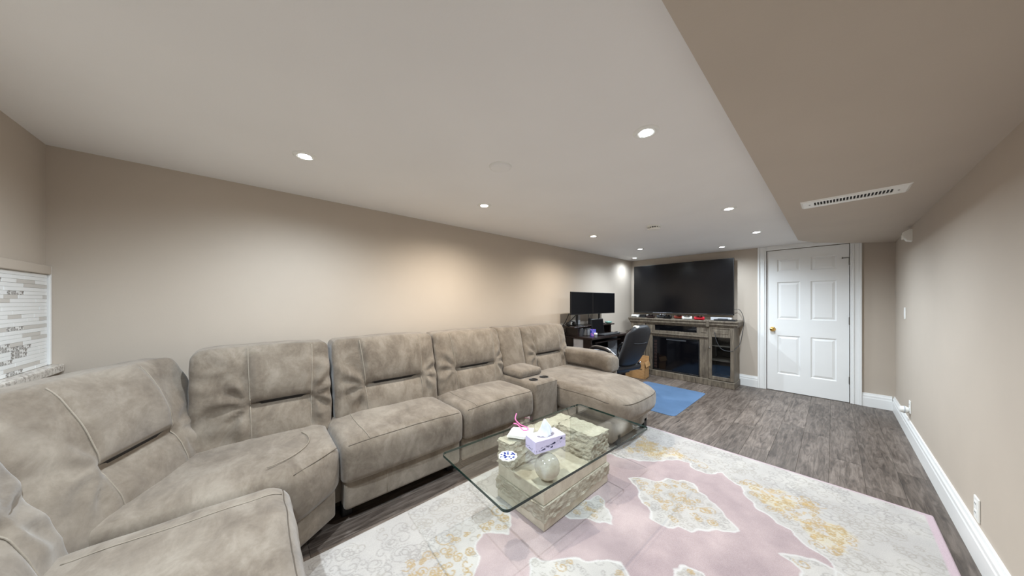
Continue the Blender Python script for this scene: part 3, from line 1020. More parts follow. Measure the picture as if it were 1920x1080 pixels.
XA, YA = Vector((1, 0, 0)), Vector((0, 1, 0))
SB = -2.635          # plane behind the backs along the left wall
BZ = 0.40            # where the backs start (hidden in the seat)
def wall_back_cushion(y0, y1, H, seed, **kw):
    W = y1-y0
    return make_back(W, H, 0.30, (SB+0.10, (y0+y1)/2, BZ), (0, -1, 0), (1, 0, 0), 0.24, seed=seed, **kw)

# backs along the left wall
wall_back_cushion(-0.265, 0.395, 0.605, 1.0, wr=1.35, sm=0.45, s0=-0.21)
wall_back_cushion(0.415, 1.180, 0.605, 2.0, s0=-0.07)
wall_back_cushion(1.182, 1.930, 0.600, 3.0, sm=0.60, s0=-0.09)
wall_back_cushion(1.930, 2.262, 0.595, 4.0, plain_=True)
wall_back_cushion(2.264, 3.03, 0.590, 5.0)
# corner back facing into the room and the back of the near seat
p0, p1 = Vector((-2.40, -0.165, 0)), Vector((-1.64, -0.48, 0))
ax = (p1-p0).normalized(); fw = Vector((-ax.y, ax.x, 0))
mid_ = (p0+p1)/2
make_back((p1-p0).length+0.03, 0.578, 0.26, tuple(mid_ - fw*0.235 + Vector((0, 0, BZ))), ax, fw, 0.36, seed=6.0, sm=0.42, t0=0.43, wr=0.6)
make_back(0.81, 0.585, 0.225, (-1.285, -0.655, BZ), (1, 0, 0), (0, 1, 0), 0.38, seed=7.0, wr=0.55)

def seat_disp(seed, crown=0.028, seam_b=None, side=0.0):
    def f(s, q, n):
        sx = q.x/(s.W/2); u = q.z/s.T; t = q.y/s.H
        top = sstep(0.55, 1.0, t)
        dz = crown*top*(1-abs(sx)**2.5)*(0.35+0.65*math.sin(math.pi*min(1, max(0, u*0.9+0.05))))
        front = sstep(0.85, 1.0, u)
        df = 0.022*front*math.sin(math.pi*min(1, max(0, t*0.9+0.05)))*(1-0.5*abs(sx)**4)
        w = 0.005*nz((q.x*6, q.z*6, seed), 1, 1.7)+0.003*nz((q.x*14, q.z*14, seed), 1, 0.3)
        da = side*0.0
        return da, dz + w*top, df + w*front
    return f

def make_seat(name, W, H, T, O, A, F, seed, r=0.05, crown=0.028, front_seam=True, top_seams=(), mat='suede'):
    c = Cushion(W, H, T, O, A, F, r, seat_disp(seed, crown))
    o = c.mesh(0.028).build(name, M[mat], sofa, True)
    if front_seam:
        pts = [(-W/2+r*0.6+(W-r*1.2)*k/12, H-0.004, T-0.002) for k in range(13)]
        c.seam(pts, 0.0021, 4).build('seam', M['seam'], o, True)
    for a in top_seams:
        pts = [(a*W/2+0.02*math.sin(3*k/8), H, 0.14*T+(T*0.86-0.012)*k/8) for k in range(9)]
        c.seam(pts, 0.0022, 5).build('seam', M['stitch'], o, True)
    return c, o

FX = -1.82     # front of the seats along the left wall
ZB, ZS = 0.245, 0.485
def wall_seat(y0, y1, seed, **kw):
    make_seat('seat_cushion', y1-y0, ZS-ZB, FX-(-2.50), (-2.50, (y0+y1)/2, ZB), (0, -1, 0), (1, 0, 0), seed, **kw)
wall_seat(0.364, 1.158, 11.0, top_seams=(0.62,))
wall_seat(1.162, 1.905, 12.0, top_seams=(0.66,))
# near seat (faces along +y)
FY = 0.108
make_seat('seat_cushion', 0.80, ZS-ZB+0.005, FY-(-0.52), (-1.265, -0.52, ZB), (1, 0, 0), (0, 1, 0), 13.0, r=0.075, top_seams=(-0.70,))

# corner wedge seat: six-sided cushion, rounded
def wedge(name, poly, z0, z1, r, mat, crown=0.0, parent=None):
    # poly ccw; shrink rings to form a soft top edge
    cen = Vector((sum(p[0] for p in poly)/len(poly), sum(p[1] for p in poly)/len(poly), 0))
    P = []
    n = len(poly)
    for i in range(n):
        a, b = Vector(poly[i]+(0,)), Vector(poly[(i+1) % n]+(0,))
        m_ = max(2, int((b-a).length/0.03))
        for k in range(m_):
            P.append(a.lerp(b, k/m_))
    # smooth the outline a little
    for _ in range(3):
        P = [(P[i-1]+P[i]*2+P[(i+1) % len(P)])/4 for i in range(len(P))]
    rings = []
    for (ins, z) in [(0.015, z0), (0.0, z0+0.03), (-0.004, (z0+z1)/2), (0.0, z1-r), (r*0.3, z1-r*0.3), (r, z1)]:
        rings.append((ins, z))
    m = len(P)
    V = []; Fc = []
    def inset(ins, f=None):
        out = []
        for p in P:
            d = (cen-p); l = d.length
            out.append(p + d.normalized()*ins)
        return out
    for (ins, z) in rings:
        for p in inset(ins): V.append((p.x, p.y, z))
    steps = 8
    for k in range(1, steps):
        f = k/steps
        for p in inset(r):
            q = p.lerp(cen, f)
            V.append((q.x, q.y, z1+crown*(1-(1-f)**2)+0.005*nz((q.x*6, q.y*6, 4), 1, 1.7)))
    V.append((cen.x, cen.y, z1+crown))
    nr = len(rings)+steps-1
    for i in range(nr-1):
        for k in range(m):
            k2 = (k+1) % m
            Fc.append((i*m+k, i*m+k2, (i+1)*m+k2, (i+1)*m+k))
    for k in range(m):
        Fc.append(((nr-1)*m+k, (nr-1)*m+(k+1) % m, nr*m))
    Fc.append(tuple(range(m))[::-1])
    return MB().add(V, Fc).build(name, M[mat], sofa if parent is None else parent, True), P
wpoly = [(-2.52, -0.30), (-1.72, -0.56), (-1.675, 0.10), (-1.665, 0.16), (-1.835, 0.362), (-2.52, 0.362)]
wp, WPP = wedge('seat_cushion', wpoly, ZB, ZS, 0.05, 'suede', 0.018)
MB().tube(smooth_path([(-1.69, 0.14, ZS-0.012), (-1.765, 0.25, ZS-0.010), (-1.845, 0.345, ZS-0.012)], 8), 0.0021, 6).build('seam', M['seam'], wp, True)
arc = []
for k in range(15):
    t = k/14
    a = math.radians(15+100*t)
    arc.append((-2.0+0.22*math.cos(a)-0.05*t, -0.02+0.26*math.sin(a), ZS+0.0165))
MB().tube([(p[0], p[1], ZS+0.006+0.012*(1-abs(p[1]-0.05)/0.5)) for p in arc], 0.0022, 6).build('seam', M['stitch'], wp, True)

# lower front panels (footrest panels), recessed under the seats
def lower_panel(x0, x1, y0, y1, z0, z1, name='base_panel'):
    o = MB().bbox(x0, x1, y0, y1, z0, z1, 0.022, 3).build(name, M['suede'], sofa, True)
    return o
bp = lower_panel(-1.95, -1.858, 0.385, 1.150, 0.085, 0.262)
MB().tube([(-1.8575, 0.62, 0.10), (-1.8575, 0.62, 0.25)], 0.002, 6).build('seam', M['stitch'], bp, True)
bp = lower_panel(-1.95, -1.858, 1.168, 1.900, 0.085, 0.262)
MB().tube([(-1.8575, 1.36, 0.10), (-1.8575, 1.36, 0.25)], 0.002, 6).build('seam', M['stitch'], bp, True)
lower_panel(-1.66, -0.87, 0.00, 0.070, 0.085, 0.262)
# wedge lower panel, on the slant
d_ = Vector((-1.850, 0.352, 0))-Vector((-1.70, 0.150, 0)); L_ = d_.length
mb = MB().bbox(0, L_, -0.08, 0.0, 0.085, 0.262, 0.02, 3)
Rm = Matrix.Translation((-1.708, 0.146, 0)) @ Matrix.Rotation(math.atan2(d_.y, d_.x), 4, 'Z')
# panel depth goes away from the room
mb.v = [(p[0], -p[1]-0.02 if False else p[1]*-1, p[2]) for p in mb.v]
mb.xform(Rm).build('base_panel', M['suede'], sofa, True)

# carcass under and behind the cushions
mb = MB().bbox(-2.64, -1.96, -0.20, 1.91, 0.09, 0.30, 0.02, 2)
mb.bbox(-2.665, -2.50, -0.15, 3.04, 0.09, 0.86, 0.04, 3)
mb.bbox(-2.45, -0.86, -0.730, -0.64, 0.09, 0.80, 0.03, 3)
mb.bbox(-2.40, -0.88, -0.62, 0.03, 0.09, 0.30, 0.02, 2)
mb.bbox(-2.60, -1.92, -0.55, 0.10, 0.09, 0.30, 0.02, 2)
mb.build('frame', M['suede'], sofa, True)
for (lx, ly) in ((-1.98, 0.42), (-1.98, 1.12), (-1.98, 1.86), (-2.58, 0.4), (-2.58, 1.8), (-1.70, 0.02), (-0.95, 0.0), (-0.95, -0.68), (-1.30, 2.42), (-1.30, 2.96), (-2.58, 2.96)):
    fz = 0.0135 if lx > -1.78 else 0.0
    MB().bbox(lx-0.03, lx+0.03, ly-0.03, ly+0.03, fz, 0.11, 0.005, 1).build('foot', M['black_plastic'], sofa)

# console with cup holders
cons = MB().bbox(-2.52, -1.815, 1.918, 2.245, 0.09, 0.535, 0.035, 4).build('console', M['suede'], sofa, True)
MB().tube([(-1.818, 1.935, 0.512), (-1.818, 2.23, 0.512)], 0.002, 6).build('seam', M['seam'], cons, True)
def lid_disp(s, q, n):
    t = q.y/s.H; top = sstep(0.4, 1, t)
    return 0, 0.018*top*(1-(q.x/(s.W/2))**2)*(1-(2*q.z/s.T-1)**2)+0.003*nz((q.x*12, q.z*12, 8), 1, 1)*top, 0
lc = Cushion(0.315, 0.075, 0.40, (-2.42, 2.082, 0.532), (0, -1, 0), (1, 0, 0), 0.03, lid_disp)
lc.mesh(0.02).build('lid', M['suede'], cons, True)
for cy, cx in ((2.005, -1.925), (2.155, -1.925)):
    mb = MB().lathe([(0.043, 0.0), (0.045, 0.003), (0.042, 0.005), (0.038, 0.003), (0.036, 0.0015), (0.0, 0.0012)], (cx, cy, 0.535), 28)
    mb.build('cup_holder', M['black_plastic'], cons, True, angle=50)

# chaise
cc = Cushion(0.80, 0.255, 1.335, (-2.48, 2.655, 0.225), (0, -1, 0), (1, 0, 0), 0.075, seat_disp(15.0, 0.03))
_base = cc.disp
def chaise_disp(s, q, n):
    a, b, c = _base(s, q, n)
    # rounded plan at the foot end
    u = q.z/s.T; sx = q.x/(s.W/2)
    k = sstep(0.80, 1.0, u)
    c -= 0.07*k*abs(sx)**3
    a -= 0.035*sx*k*abs(sx)
    b -= 0.045*sstep(0.72, 1.0, u)*sstep(0.5, 1.0, q.y/s.H)
    return a, b, c
cc.disp = chaise_disp
ch = cc.mesh(0.028).build('chaise_cushion', M['suede'], sofa, True)
pts = [(0.40, 0.205, 0.55+0.66*k/8) for k in range(9)] + [(0.36, 0.215, 1.32)] + [(0.36-0.72*k/8, 0.205, 1.335) for k in range(1, 9)] + [(-0.40, 0.205, 1.25), (-0.40, 0.205, 0.9)]
cc.seam(pts, 0.0021, 5).build('seam', M['seam'], ch, True)
MB().bbox(-2.60, -1.27, 2.29, 3.02, 0.05, 0.26, 0.03, 3).build('chaise_base', M['suede'], sofa, True)

# armrest at the far end
arm = MB().bbox(-2.60, -1.675, 2.985, 3.16, 0.09, 0.60, 0.03, 3).build('armrest', M['suede'], sofa, True)
def arm_disp(s, q, n):
    u = q.z/s.T
    b = 0.012*math.sin(math.pi*min(1, max(0, u)))-0.022*sstep(0.75, 1.0, u)
    b += -0.01*sstep(0.0, 0.4, 1-u)*0
    w = 0.010*math.sin(u*60+q.x*20)*sstep(0.80, 0.97, u)+0.004*nz((q.x*10, q.z*10, 9), 1, 1)
    return 0, b+w*sstep(0.5, 1, q.y/s.H), w*0.5
acn = Cushion(0.235, 0.195, 0.80, (-2.44, 3.045, 0.495), (0, -1, 0), (1, 0, 0), 0.07, arm_disp)
acn.mesh(0.02).build('arm_pad', M['suede'], arm, True)

# ================================================================== COFFEE TABLE
table = empty('coffee_table', (-1.22, 1.5, 0.0118), 'glass-topped coffee table on a cream fossil stone base with ball', 'coffee table')
GZ0, GZ1 = 0.385, 0.397
def rrect(hx, hy, r, n=6):
    out = []
    for (cx, cy, a0) in ((hx-r, hy-r, 0), (-hx+r, hy-r, 90), (-hx+r, -hy+r, 180), (hx-r, -hy+r, 270)):
        for k in range(n+1):
            a = math.radians(a0+90*k/n)
            out.append((cx+r*math.cos(a), cy+r*math.sin(a)))
    return out
mb = MB().prism(rrect(0.305, 0.647, 0.03), 'z', GZ0, GZ1)
mb.xform(Matrix.Translation((-1.205, 1.455, 0)) @ Matrix.Rotation(math.radians(-2.5), 4, 'Z'))
gt = mb.build('glass_top', M['table_glass'], table)
o_ = rrect(0.3056, 0.6476, 0.0306); i_ = rrect(0.3042, 0.6462, 0.0292); n_ = len(o_)
ev = []
for (pp, z) in ((o_, GZ0-0.0003), (o_, GZ1+0.0003), (i_, GZ1+0.0003), (i_, GZ0-0.0003)):
    ev += [(p[0], p[1], z) for p in pp]
ef = [(k*n_+i, k*n_+(i+1) % n_, ((k+1) % 4)*n_+(i+1) % n_, ((k+1) % 4)*n_+i) for k in range(4) for i in range(n_)]
MB().add(ev, ef).xform(Matrix.Translation((-1.205, 1.455, 0)) @ Matrix.Rotation(math.radians(-2.5), 4, 'Z')).build('polished_edge', M['glass_edge'], gt)

bx0, bx1, by0, by1 = -1.475, -1.068, 1.195, 1.870
def rough_block(x0, x1, y0, y1, z0, z1, amp, seed, step=0.014, top_amp=0.0, slant=None):
    v, f = box_surface(x1-x0, z1-z0, y1-y0, step)
    out = []
    for (a, b, c) in v:
        x, y, z = (x0+x1)/2+a, y0+c, z0+b
        ex = 1 if abs(abs(a)-(x1-x0)/2) < 1e-6 else 0
        ey = 1 if (c < 1e-6 or c > y1-y0-1e-6) else 0
        nn = nz((x*24, y*24, z*60), 1, seed)+0.6*nz((x*55, y*55, z*120), 1, seed+2)
        d = amp*nn
        if ex: x += math.copysign(1, a)*d
        if ey: y += (1 if c > 1e-6 else -1)*d
        if top_amp and b > z1-z0-1e-6: z -= abs(nz((x*30, y*30, 1), 1, seed))*top_amp
        if slant: x, y = slant(x, y, (z-z0)/(z1-z0))
        out.append((x, y, z))
    return MB().add(out, f)
MB().bbox(bx0, bx1, by0, by1, 0.0118, 0.065, 0.003, 1).build('plinth', M['stone'], table)
rough_block(bx0-0.004, bx1+0.006, by0-0.006, by1+0.004, 0.066, 0.150, 0.010, 3.0).build('rough_band', M['stone_rough'], table)
MB().bbox(bx0+0.004, bx1-0.004, by0+0.004, by1-0.004, 0.151, 0.232, 0.003, 1).build('base_block', M['stone'], table)
# raised rough supports along the back and the far end
rough_block(bx0, -1.335, 1.20, 1.86, 0.233, GZ0, 0.013, 5.0, 0.010, 0.004, lambda x, y, t: (x - (0.03*t if x > -1.37 else 0), y)).build('back_support', M['stone_rough'], table)
rough_block(-1.36, bx1+0.004, 1.640, 1.868, 0.233, GZ0, 0.014, 8.0, 0.010, 0.004, lambda x, y, t: (x, y + (0.045*t if y < 1.7 else 0))).build('end_support', M['stone_rough'], table)
prof = []
for k in range(17):
    a = -math.pi/2+math.pi*k/16
    prof.append((0.0755*math.cos(a), 0.0755*math.sin(a)))
prof[0] = (0.0, -0.0755); prof[-1] = (0.0, 0.0755)
bl = MB().lathe(prof, (-1.135, 1.30, 0.3085), 32).build('stone_ball', M['stone_ball'], table, True)

# tissue box
tb = empty('tissue_box', (-1.18, 1.33, GZ1), 'lilac tissue box with navy print and a tissue pulled up', 'tissue box')
ang = math.atan2(1.432-1.218, -1.103+1.154)     # long side direction
TBM = Matrix.Translation((-1.154, 1.218, GZ1)) @ Matrix.Rotation(ang, 4, 'Z')   # local x along front, +y to the back
MB().bbox(0, 0.222, 0, 0.112, 0.0005, 0.073, 0.0015, 1).xform(TBM).build('carton', M['lilac'], tb)
ov = [(0.111+0.062*math.cos(2*math.pi*k/28), 0.056+0.036*math.sin(2*math.pi*k/28)) for k in range(28)]
MB().prism(ov, 'z', 0.0725, 0.0736).xform(TBM).build('opening', M['oval'], tb)
# tissue: a crumpled peak
v = []; f = []
n, m_ = 28, 9
for i in range(m_):
    t = i/(m_-1)
    for k in range(n):
        a = 2*math.pi*k/n
        rr = (0.046*(1-t)**0.8+0.004)*(1+0.22*math.sin(3*a+2*t)+0.14*math.sin(7*a+1.3)*(1-t))
        v.append((0.106+rr*math.cos(a)+0.006*math.sin(5*t), 0.054+rr*0.55*math.sin(a)+0.004*math.sin(4*t+1), 0.071+0.098*t+0.006*math.sin(3*a)*t))
for i in range(m_-1):
    for k in range(n):
        k2 = (k+1) % n
        f.append((i*n+k, i*n+k2, (i+1)*n+k2, (i+1)*n+k))
f.append(tuple(range((m_-1)*n, m_*n)))
MB().add(v, f).xform(TBM).build('tissue', M['tissue'], tb, True)
# printed motif on the two visible sides
pr = random.Random(5)
mb = MB()
def flat_poly(mb, pts, side):
    if side == 'front': vs_ = [(p[0], -0.0006, p[1]) for p in pts]
    else: vs_ = [(-0.0006, p[0], p[1]) for p in pts]
    mb.add(vs_, [tuple(range(len(vs_)))])
for (x, z, w, h) in ((0.175, 0.050, 0.022, 0.016), (0.110, 0.033, 0.034, 0.014), (0.105, 0.014, 0.020, 0.014), (0.035, 0.014, 0.036, 0.010), (0.075, 0.026, 0.026, 0.008)):
    flat_poly(mb, [(x, z), (x+w, z+h*0.15), (x+w*0.9, z+h), (x+w*0.35, z+h*0.55)], 'front')
for k in range(46):
    x = pr.uniform(0.004, 0.212); z = 0.006+0.028*x/0.22+pr.uniform(0, 0.02); w = pr.uniform(0.003, 0.010); h = pr.uniform(0.001, 0.004)
    flat_poly(mb, [(x, z), (x+w, z+h*0.4), (x+w*0.7, z+h), (x+w*0.2, z+h*0.8)], 'front')
for k in range(26):
    x = pr.uniform(0.004, 0.10); z = 0.008+pr.uniform(0, 0.018)+0.10*x*0.1; w = pr.uniform(0.004, 0.012); h = pr.uniform(0.001, 0.004)
    flat_poly(mb, [(x, z), (x+w, z+h*0.4), (x+w*0.7, z+h), (x+w*0.2, z+h*0.8)], 'left')
mb.xform(TBM).build('printed_motif', M['navy'], tb)

# scalloped coaster
t = empty('coaster', (-1.25, 1.09, GZ1), 'scalloped blue and white coaster on the glass table', 'coaster')
pts = []; pts2 = []
for k in range(64):
    a = 2*math.pi*k/64
    r = 0.053*(1+0.045*math.cos(10*a))
    pts.append((-1.25+r*math.cos(a), 1.09+r*math.sin(a)))
    pts2.append((-1.25+0.86*r*math.cos(a), 1.09+0.86*r*math.sin(a)))
MB().prism(pts, 'z', GZ1+0.0003, GZ1+0.005).build('disc', M['paper'], t)
MB().prism(pts2, 'z', GZ1+0.0048, GZ1+0.0056).build('pattern', M['delft'], t)

# clear bag with napkins and ribbon
bag = empty('favor_bag', (-1.42, 1.32, GZ1), 'clear plastic bag with white napkins and a pink ribbon', 'bag')
np_ = [(-1.50,1.345),(-1.385,1.45),(-1.325,1.366),(-1.33,1.298),(-1.43,1.236)]
for k, (dz, s_) in enumerate(((0.002, 1.0), (0.008, 0.97), (0.014, 0.93))):
    cxm = sum(p[0] for p in np_)/5; cym = sum(p[1] for p in np_)/5
    q = [(cxm+(p[0]-cxm)*s_+0.004*k, cym+(p[1]-cym)*s_) for p in np_]
    MB().prism(q, 'z', GZ1+dz, GZ1+dz+0.005).build('napkin', M['paper'], bag)
rp = [(-1.545,1.43,0.470),(-1.525,1.40,0.445),(-1.49,1.40,0.424),(-1.45,1.40,0.420),(-1.41,1.405,0.419),(-1.382,1.386,0.419),(-1.394,1.358,0.419),(-1.431,1.368,0.420),(-1.485,1.382,0.423),(-1.51,1.37,0.426)]
MB().tube(smooth_path(rp, 6), 0.0042, 6).build('ribbon', M['pink'], bag, True)
v = []; f = []
n, m_ = 22, 10
for j in range(m_):
    t_ = j/(m_-1)
    for i in range(n):
        a = math.radians(35+225*i/(n-1))
        rr = 0.105*(1-0.12*t_)
        wob = 0.010*nz((math.cos(a)*3, math.sin(a)*3, t_*3), 1, 2)*(0.3+t_)
        v.append((-1.425+(rr+wob)*math.cos(a)*0.95, 1.345+(rr+wob)*math.sin(a)*1.15, GZ1+0.001+0.085*t_*(0.55+0.45*math.sin(a*1.3))))
for j in range(m_-1):
    for i in range(n-1):
        f.append((j*n+i, j*n+i+1, (j+1)*n+i+1, (j+1)*n+i))
MB().add(v, f).build('film', M['film'], bag, True)

# ================================================================== MEDIA CONSOLE WITH FIREPLACE
fp = empty('fireplace_console', (-1.75, 5.4, 0), 'grey driftwood media console with electric fireplace under the television', 'fireplace')
FY0, FY1 = 5.235, YF-0.025
D_ = M['drift']
ML, MR = -2.545, -0.905
# mantel: stacked moulding, breaks forward over centre and piers
def mantel(x0, x1, yf):
    mb = MB()
    mb.bbox(x0, x1, yf-0.055, FY1, 0.968, 0.995, 0.006, 2)
    mb.prism([(x0+0.012, 0.93), (x1-0.012, 0.93), (x1-0.002, 0.968), (x0+0.002, 0.968)], 'y', yf-0.040, FY1)
    mb.bbox(x0+0.020, x1-0.020, yf-0.022, FY1, 0.905, 0.93, 0.004, 1)
    return mb
mantel(ML, MR, FY0).build('mantel', D_, fp)
CX0, CX1 = -2.245, -1.290     # centre section
# centre section: frame of the media slot, apron, pilasters, plinth
mb = MB()
mb.bbox(CX0, CX1, FY0, FY0+0.02, 0.885, 0.906, 0.002, 1)
mb.bbox(CX0, CX1, FY0, FY0+0.02, 0.748, 0.790, 0.002, 1)
mb.bbox(CX0, -2.085, FY0, FY0+0.02, 0.790, 0.885, 0.002, 1)
mb.bbox(-1.445, CX1, FY0, FY0+0.02, 0.790, 0.885, 0.002, 1)
mb.build('slot_frame', D_, fp)
MB().bbox(CX0-0.005, CX1+0.005, FY0-0.030, FY1, 0.728, 0.748, 0.005, 2).build('ledge', D_, fp)
MB().box(-2.085, -1.445, FY0+0.20, FY0+0.205, 0.785, 0.89).build('slot_back', M['black_matte'], fp)
MB().box(CX0+0.01, CX1-0.01, FY0+0.005, FY1, 0.770, 0.789).build('slot_shelf', D_, fp)
MB().box(-2.085, -1.445, FY0+0.006, FY0+0.010, 0.790, 0.885).build('slot_glass', M['fire_glass'], fp)
MB().bbox(CX0, CX1, FY0, FY0+0.02, 0.685, 0.728, 0.002, 1).build('apron', D_, fp)
for (a, b) in ((CX0, -2.125), (-1.405, CX1)):
    p = MB().bbox(a, b, FY0-0.004, FY0+0.05, 0.09, 0.728, 0.004, 1).build('pilaster', D_, fp)
    for k in range(3):
        xx = a + (b-a)*(0.25+0.25*k)
        MB().bbox(xx-0.010, xx+0.010, FY0-0.009, FY0-0.002, 0.13, 0.70, 0.003, 1).build('flute', D_, p)
    mb = MB().bbox(a+0.02, b-0.02, FY0-0.008, FY0+0.01, 0.80, 0.875, 0.004, 1)
    mb.build('block', D_, p)
MB().bbox(CX0-0.01, CX1+0.01, FY0-0.030, FY1, 0.0, 0.095, 0.006, 2).build('plinth', D_, fp)
# firebox

MB().box(-2.125, -1.405, FY0+0.012, FY0+0.018, 0.095, 0.685).build('fire_glass', M['fire_glass'], fp)
mb = MB()
for (x0_, x1_, z0_, z1_) in ((-2.125, -1.405, 0.665, 0.685), (-2.125, -1.405, 0.095, 0.115), (-2.125, -2.108, 0.095, 0.685), (-1.422, -1.405, 0.095, 0.685)):
    mb.bbox(x0_, x1_, FY0+0.004, FY0+0.014, z0_, z1_, 0.002, 1)
mb.build('fire_frame', M['black_plastic'], fp)
mb = MB().bbox(-1.90, -1.60, FY0+0.006, FY0+0.013, 0.630, 0.650, 0.002, 1)
mb.build('control_strip', M['dark_grey'], fp)
# faint printed brick lines at the sides of the firebox
for k in range(9):
    MB().bbox(-2.10, -2.055, FY0+0.009, FY0+0.0135, 0.13+k*0.055, 0.175+k*0.055, 0.002, 1).build('firebrick', M['brown_leather'], fp)
# side cabinets
def pier(x0, x1, hinge):
    yf = FY0+0.0
    MB().bbox(x0, x0+0.018, yf, FY1, 0.09, 0.905, 0.002, 1).build('side_panel', D_, fp)
    MB().bbox(x1-0.018, x1, yf, FY1, 0.09, 0.905, 0.002, 1).build('side_panel', D_, fp)
    MB().box(x0+0.018, x1-0.018, FY1-0.012, FY1, 0.09, 0.905).build('back_panel', M['dark_hole'], fp)
    for z in (0.10, 0.38, 0.60):
        MB().box(x0+0.018, x1-0.018, yf+0.03, FY1-0.012, z, z+0.016).build('shelf', D_, fp)
    dr = MB()
    st_ = 0.045
    for (a, b, c, d) in ((x0, x0+st_, 0.10, 0.905), (x1-st_, x1, 0.10, 0.905), (x0+st_, x1-st_, 0.10, 0.150), (x0+st_, x1-st_, 0.872, 0.905), (x0+st_, x1-st_, 0.745, 0.775)):
        dr.bbox(a, b, yf-0.012, yf+0.008, c, d, 0.003, 1)
    dr = dr.build('cabinet_door', D_, fp)
    MB().bbox(x0+st_, x1-st_, yf-0.006, yf+0.004, 0.775, 0.872, 0.003, 1).build('upper_panel', D_, dr)
    MB().bbox(x0+st_+0.025, x1-st_-0.025, yf-0.011, yf, 0.795, 0.852, 0.004, 1).build('raised_panel', D_, dr)
    MB().box(x0+st_, x1-st_, yf-0.002, yf+0.001, 0.150, 0.745).build('glass_pane', M['cabinet_glass'], dr)
    kx_ = x0+0.02 if hinge > 0 else x1-0.02
    MB().lathe([(0.005, 0.0), (0.005, -0.012), (0.012, -0.018), (0.011, -0.025), (0.0, -0.028)], (kx_, yf-0.012, 0.58), 16, 'y').build('knob', M['steel'], dr, True)
    MB().bbox(x0-0.008, x1+0.010, yf-0.035, FY1, 0.0, 0.092, 0.006, 2).build('pier_plinth', D_, fp)
pier(-1.285, -0.965, 1)
pier(-2.505, -2.250, -1)
MB().bbox(-1.305, -1.265, FY0-0.064, FY0+0.1, 0.90, 0.999, 0.006, 2).build('mantel_break', D_, fp)

# television
tv = empty('television', (-1.80, 5.54, 1.07), 'large black flat-screen television above the fireplace console', 'television')
tx0, tx1, tz0, tz1 = -2.578, -1.018, 1.073, 1.960
TY = 5.50
mb = MB()
for (a, b, c, d) in ((tx0, tx1, tz1-0.010, tz1), (tx0, tx1, tz0, tz0+0.020), (tx0, tx0+0.010, tz0, tz1), (tx1-0.010, tx1, tz0, tz1)):
    mb.bbox(a, b, TY-0.004, TY+0.03, c, d, 0.002, 1)
mb.build('bezel', M['black_plastic'], tv)
MB().box(tx0+0.009, tx1-0.009, TY, TY+0.02, tz0+0.018, tz1-0.009).build('screen', M['tv_screen'], tv)
MB().bbox(tx0+0.02, tx1-0.02, TY+0.02, TY+0.075, tz0+0.05, tz1-0.05, 0.012, 2).build('rear_housing', M['black_matte'], tv)
MB().bbox(-1.95, -1.65, TY+0.07, YF-0.002, 1.38, 1.66, 0.004, 1).build('wall_bracket', M['black_matte'], tv)
MB().bbox(tx0+0.35, tx1-0.35, TY-0.006, TY-0.003, tz0+0.006, tz0+0.011, 0.001, 1).build('logo_strip', M['silver'], tv)

# things on the mantel
MZ = 0.9955
MY = 5.30
t = empty('router', (-2.46, 5.30, MZ), 'flat white router box on the left end of the mantel', 'router')
MB().bbox(-2.515, -2.39, 5.235, 5.38, MZ, MZ+0.048, 0.012, 3).build('case', M['white_plastic'], t, True, angle=40)
MB().bbox(-2.50, -2.41, 5.233, 5.24, MZ+0.010, MZ+0.020, 0.002, 1).build('light_strip', M['dark_grey'], t)
t = empty('set_top_box', (-2.32, 5.33, MZ), 'small black box beside the white router', 'set-top box')
MB().bbox(-2.375, -2.265, 5.27, 5.40, MZ, MZ+0.05, 0.006, 2).build('case', M['black_plastic'], t)
MB().bbox(-2.36, -2.28, 5.268, 5.272, MZ+0.012, MZ+0.018, 0.001, 1).build('display', M['dark_grey'], t)
t = empty('card_stand', (-2.24, 5.29, MZ), 'small upright white card on the mantel', 'card')
MB().bbox(-2.245, -2.225, 5.26, 5.30, MZ, MZ+0.055, 0.002, 1).build('card', M['paper'], t)

def controller(x, y, mat, label, rz=0.0, grip=None, z=MZ):
    t = empty('game_controller', (x, y, z), label, 'game controller', 'game controllers on the mantel', rz=rz)
    t.scale = (1.0, 1.0, 1.2)
    # body outline
    out = [(-0.045, 0.028), (-0.02, 0.034), (0.02, 0.034), (0.045, 0.028), (0.062, 0.012), (0.074, -0.03), (0.070, -0.052), (0.056, -0.056), (0.040, -0.034), (0.022, -0.022), (-0.022, -0.022), (-0.040, -0.034), (-0.056, -0.056), (-0.070, -0.052), (-0.074, -0.03), (-0.062, 0.012)]
    bm = bmesh.new()
    vs0 = [bm.verts.new((p[0], p[1], 0.002)) for p in out]
    fce = bm.faces.new(vs0)
    r_ = bmesh.ops.extrude_face_region(bm, geom=[fce])
    for v in [g for g in r_['geom'] if isinstance(g, bmesh.types.BMVert)]: v.co.z += 0.042
    bmesh.ops.bevel(bm, geom=bm.edges[:], offset=0.012, segments=3, profile=0.5, affect='EDGES')
    bm.verts.index_update()
    mb = MB().add([v.co[:] for v in bm.verts], [[v.index for v in f.verts] for f in bm.faces]); bm.free()
    mb.build('shell', mat, t, True, local=True)
    for (sx_, sy_) in ((-0.022, -0.008), (0.022, -0.008)):
        MB().lathe([(0.006, 0.043), (0.006, 0.050), (0.010, 0.053), (0.009, 0.057), (0.0, 0.056)], (sx_, sy_, 0), 14).build('thumb_stick', grip or M['black_plastic'], t, True, local=True)
    MB().bbox(-0.05, -0.036, 0.006, 0.020, 0.043, 0.047, 0.002, 1).build('direction_pad', grip or M['black_plastic'], t, local=True)
    for k in range(4):
        a = math.pi/2*k
        MB().lathe([(0.0035, 0.043), (0.0035, 0.047), (0.0, 0.0475)], (0.044+0.009*math.cos(a), 0.012+0.009*math.sin(a), 0), 10).build('button', grip or M['dark_grey'], t, True, local=True)
    return t
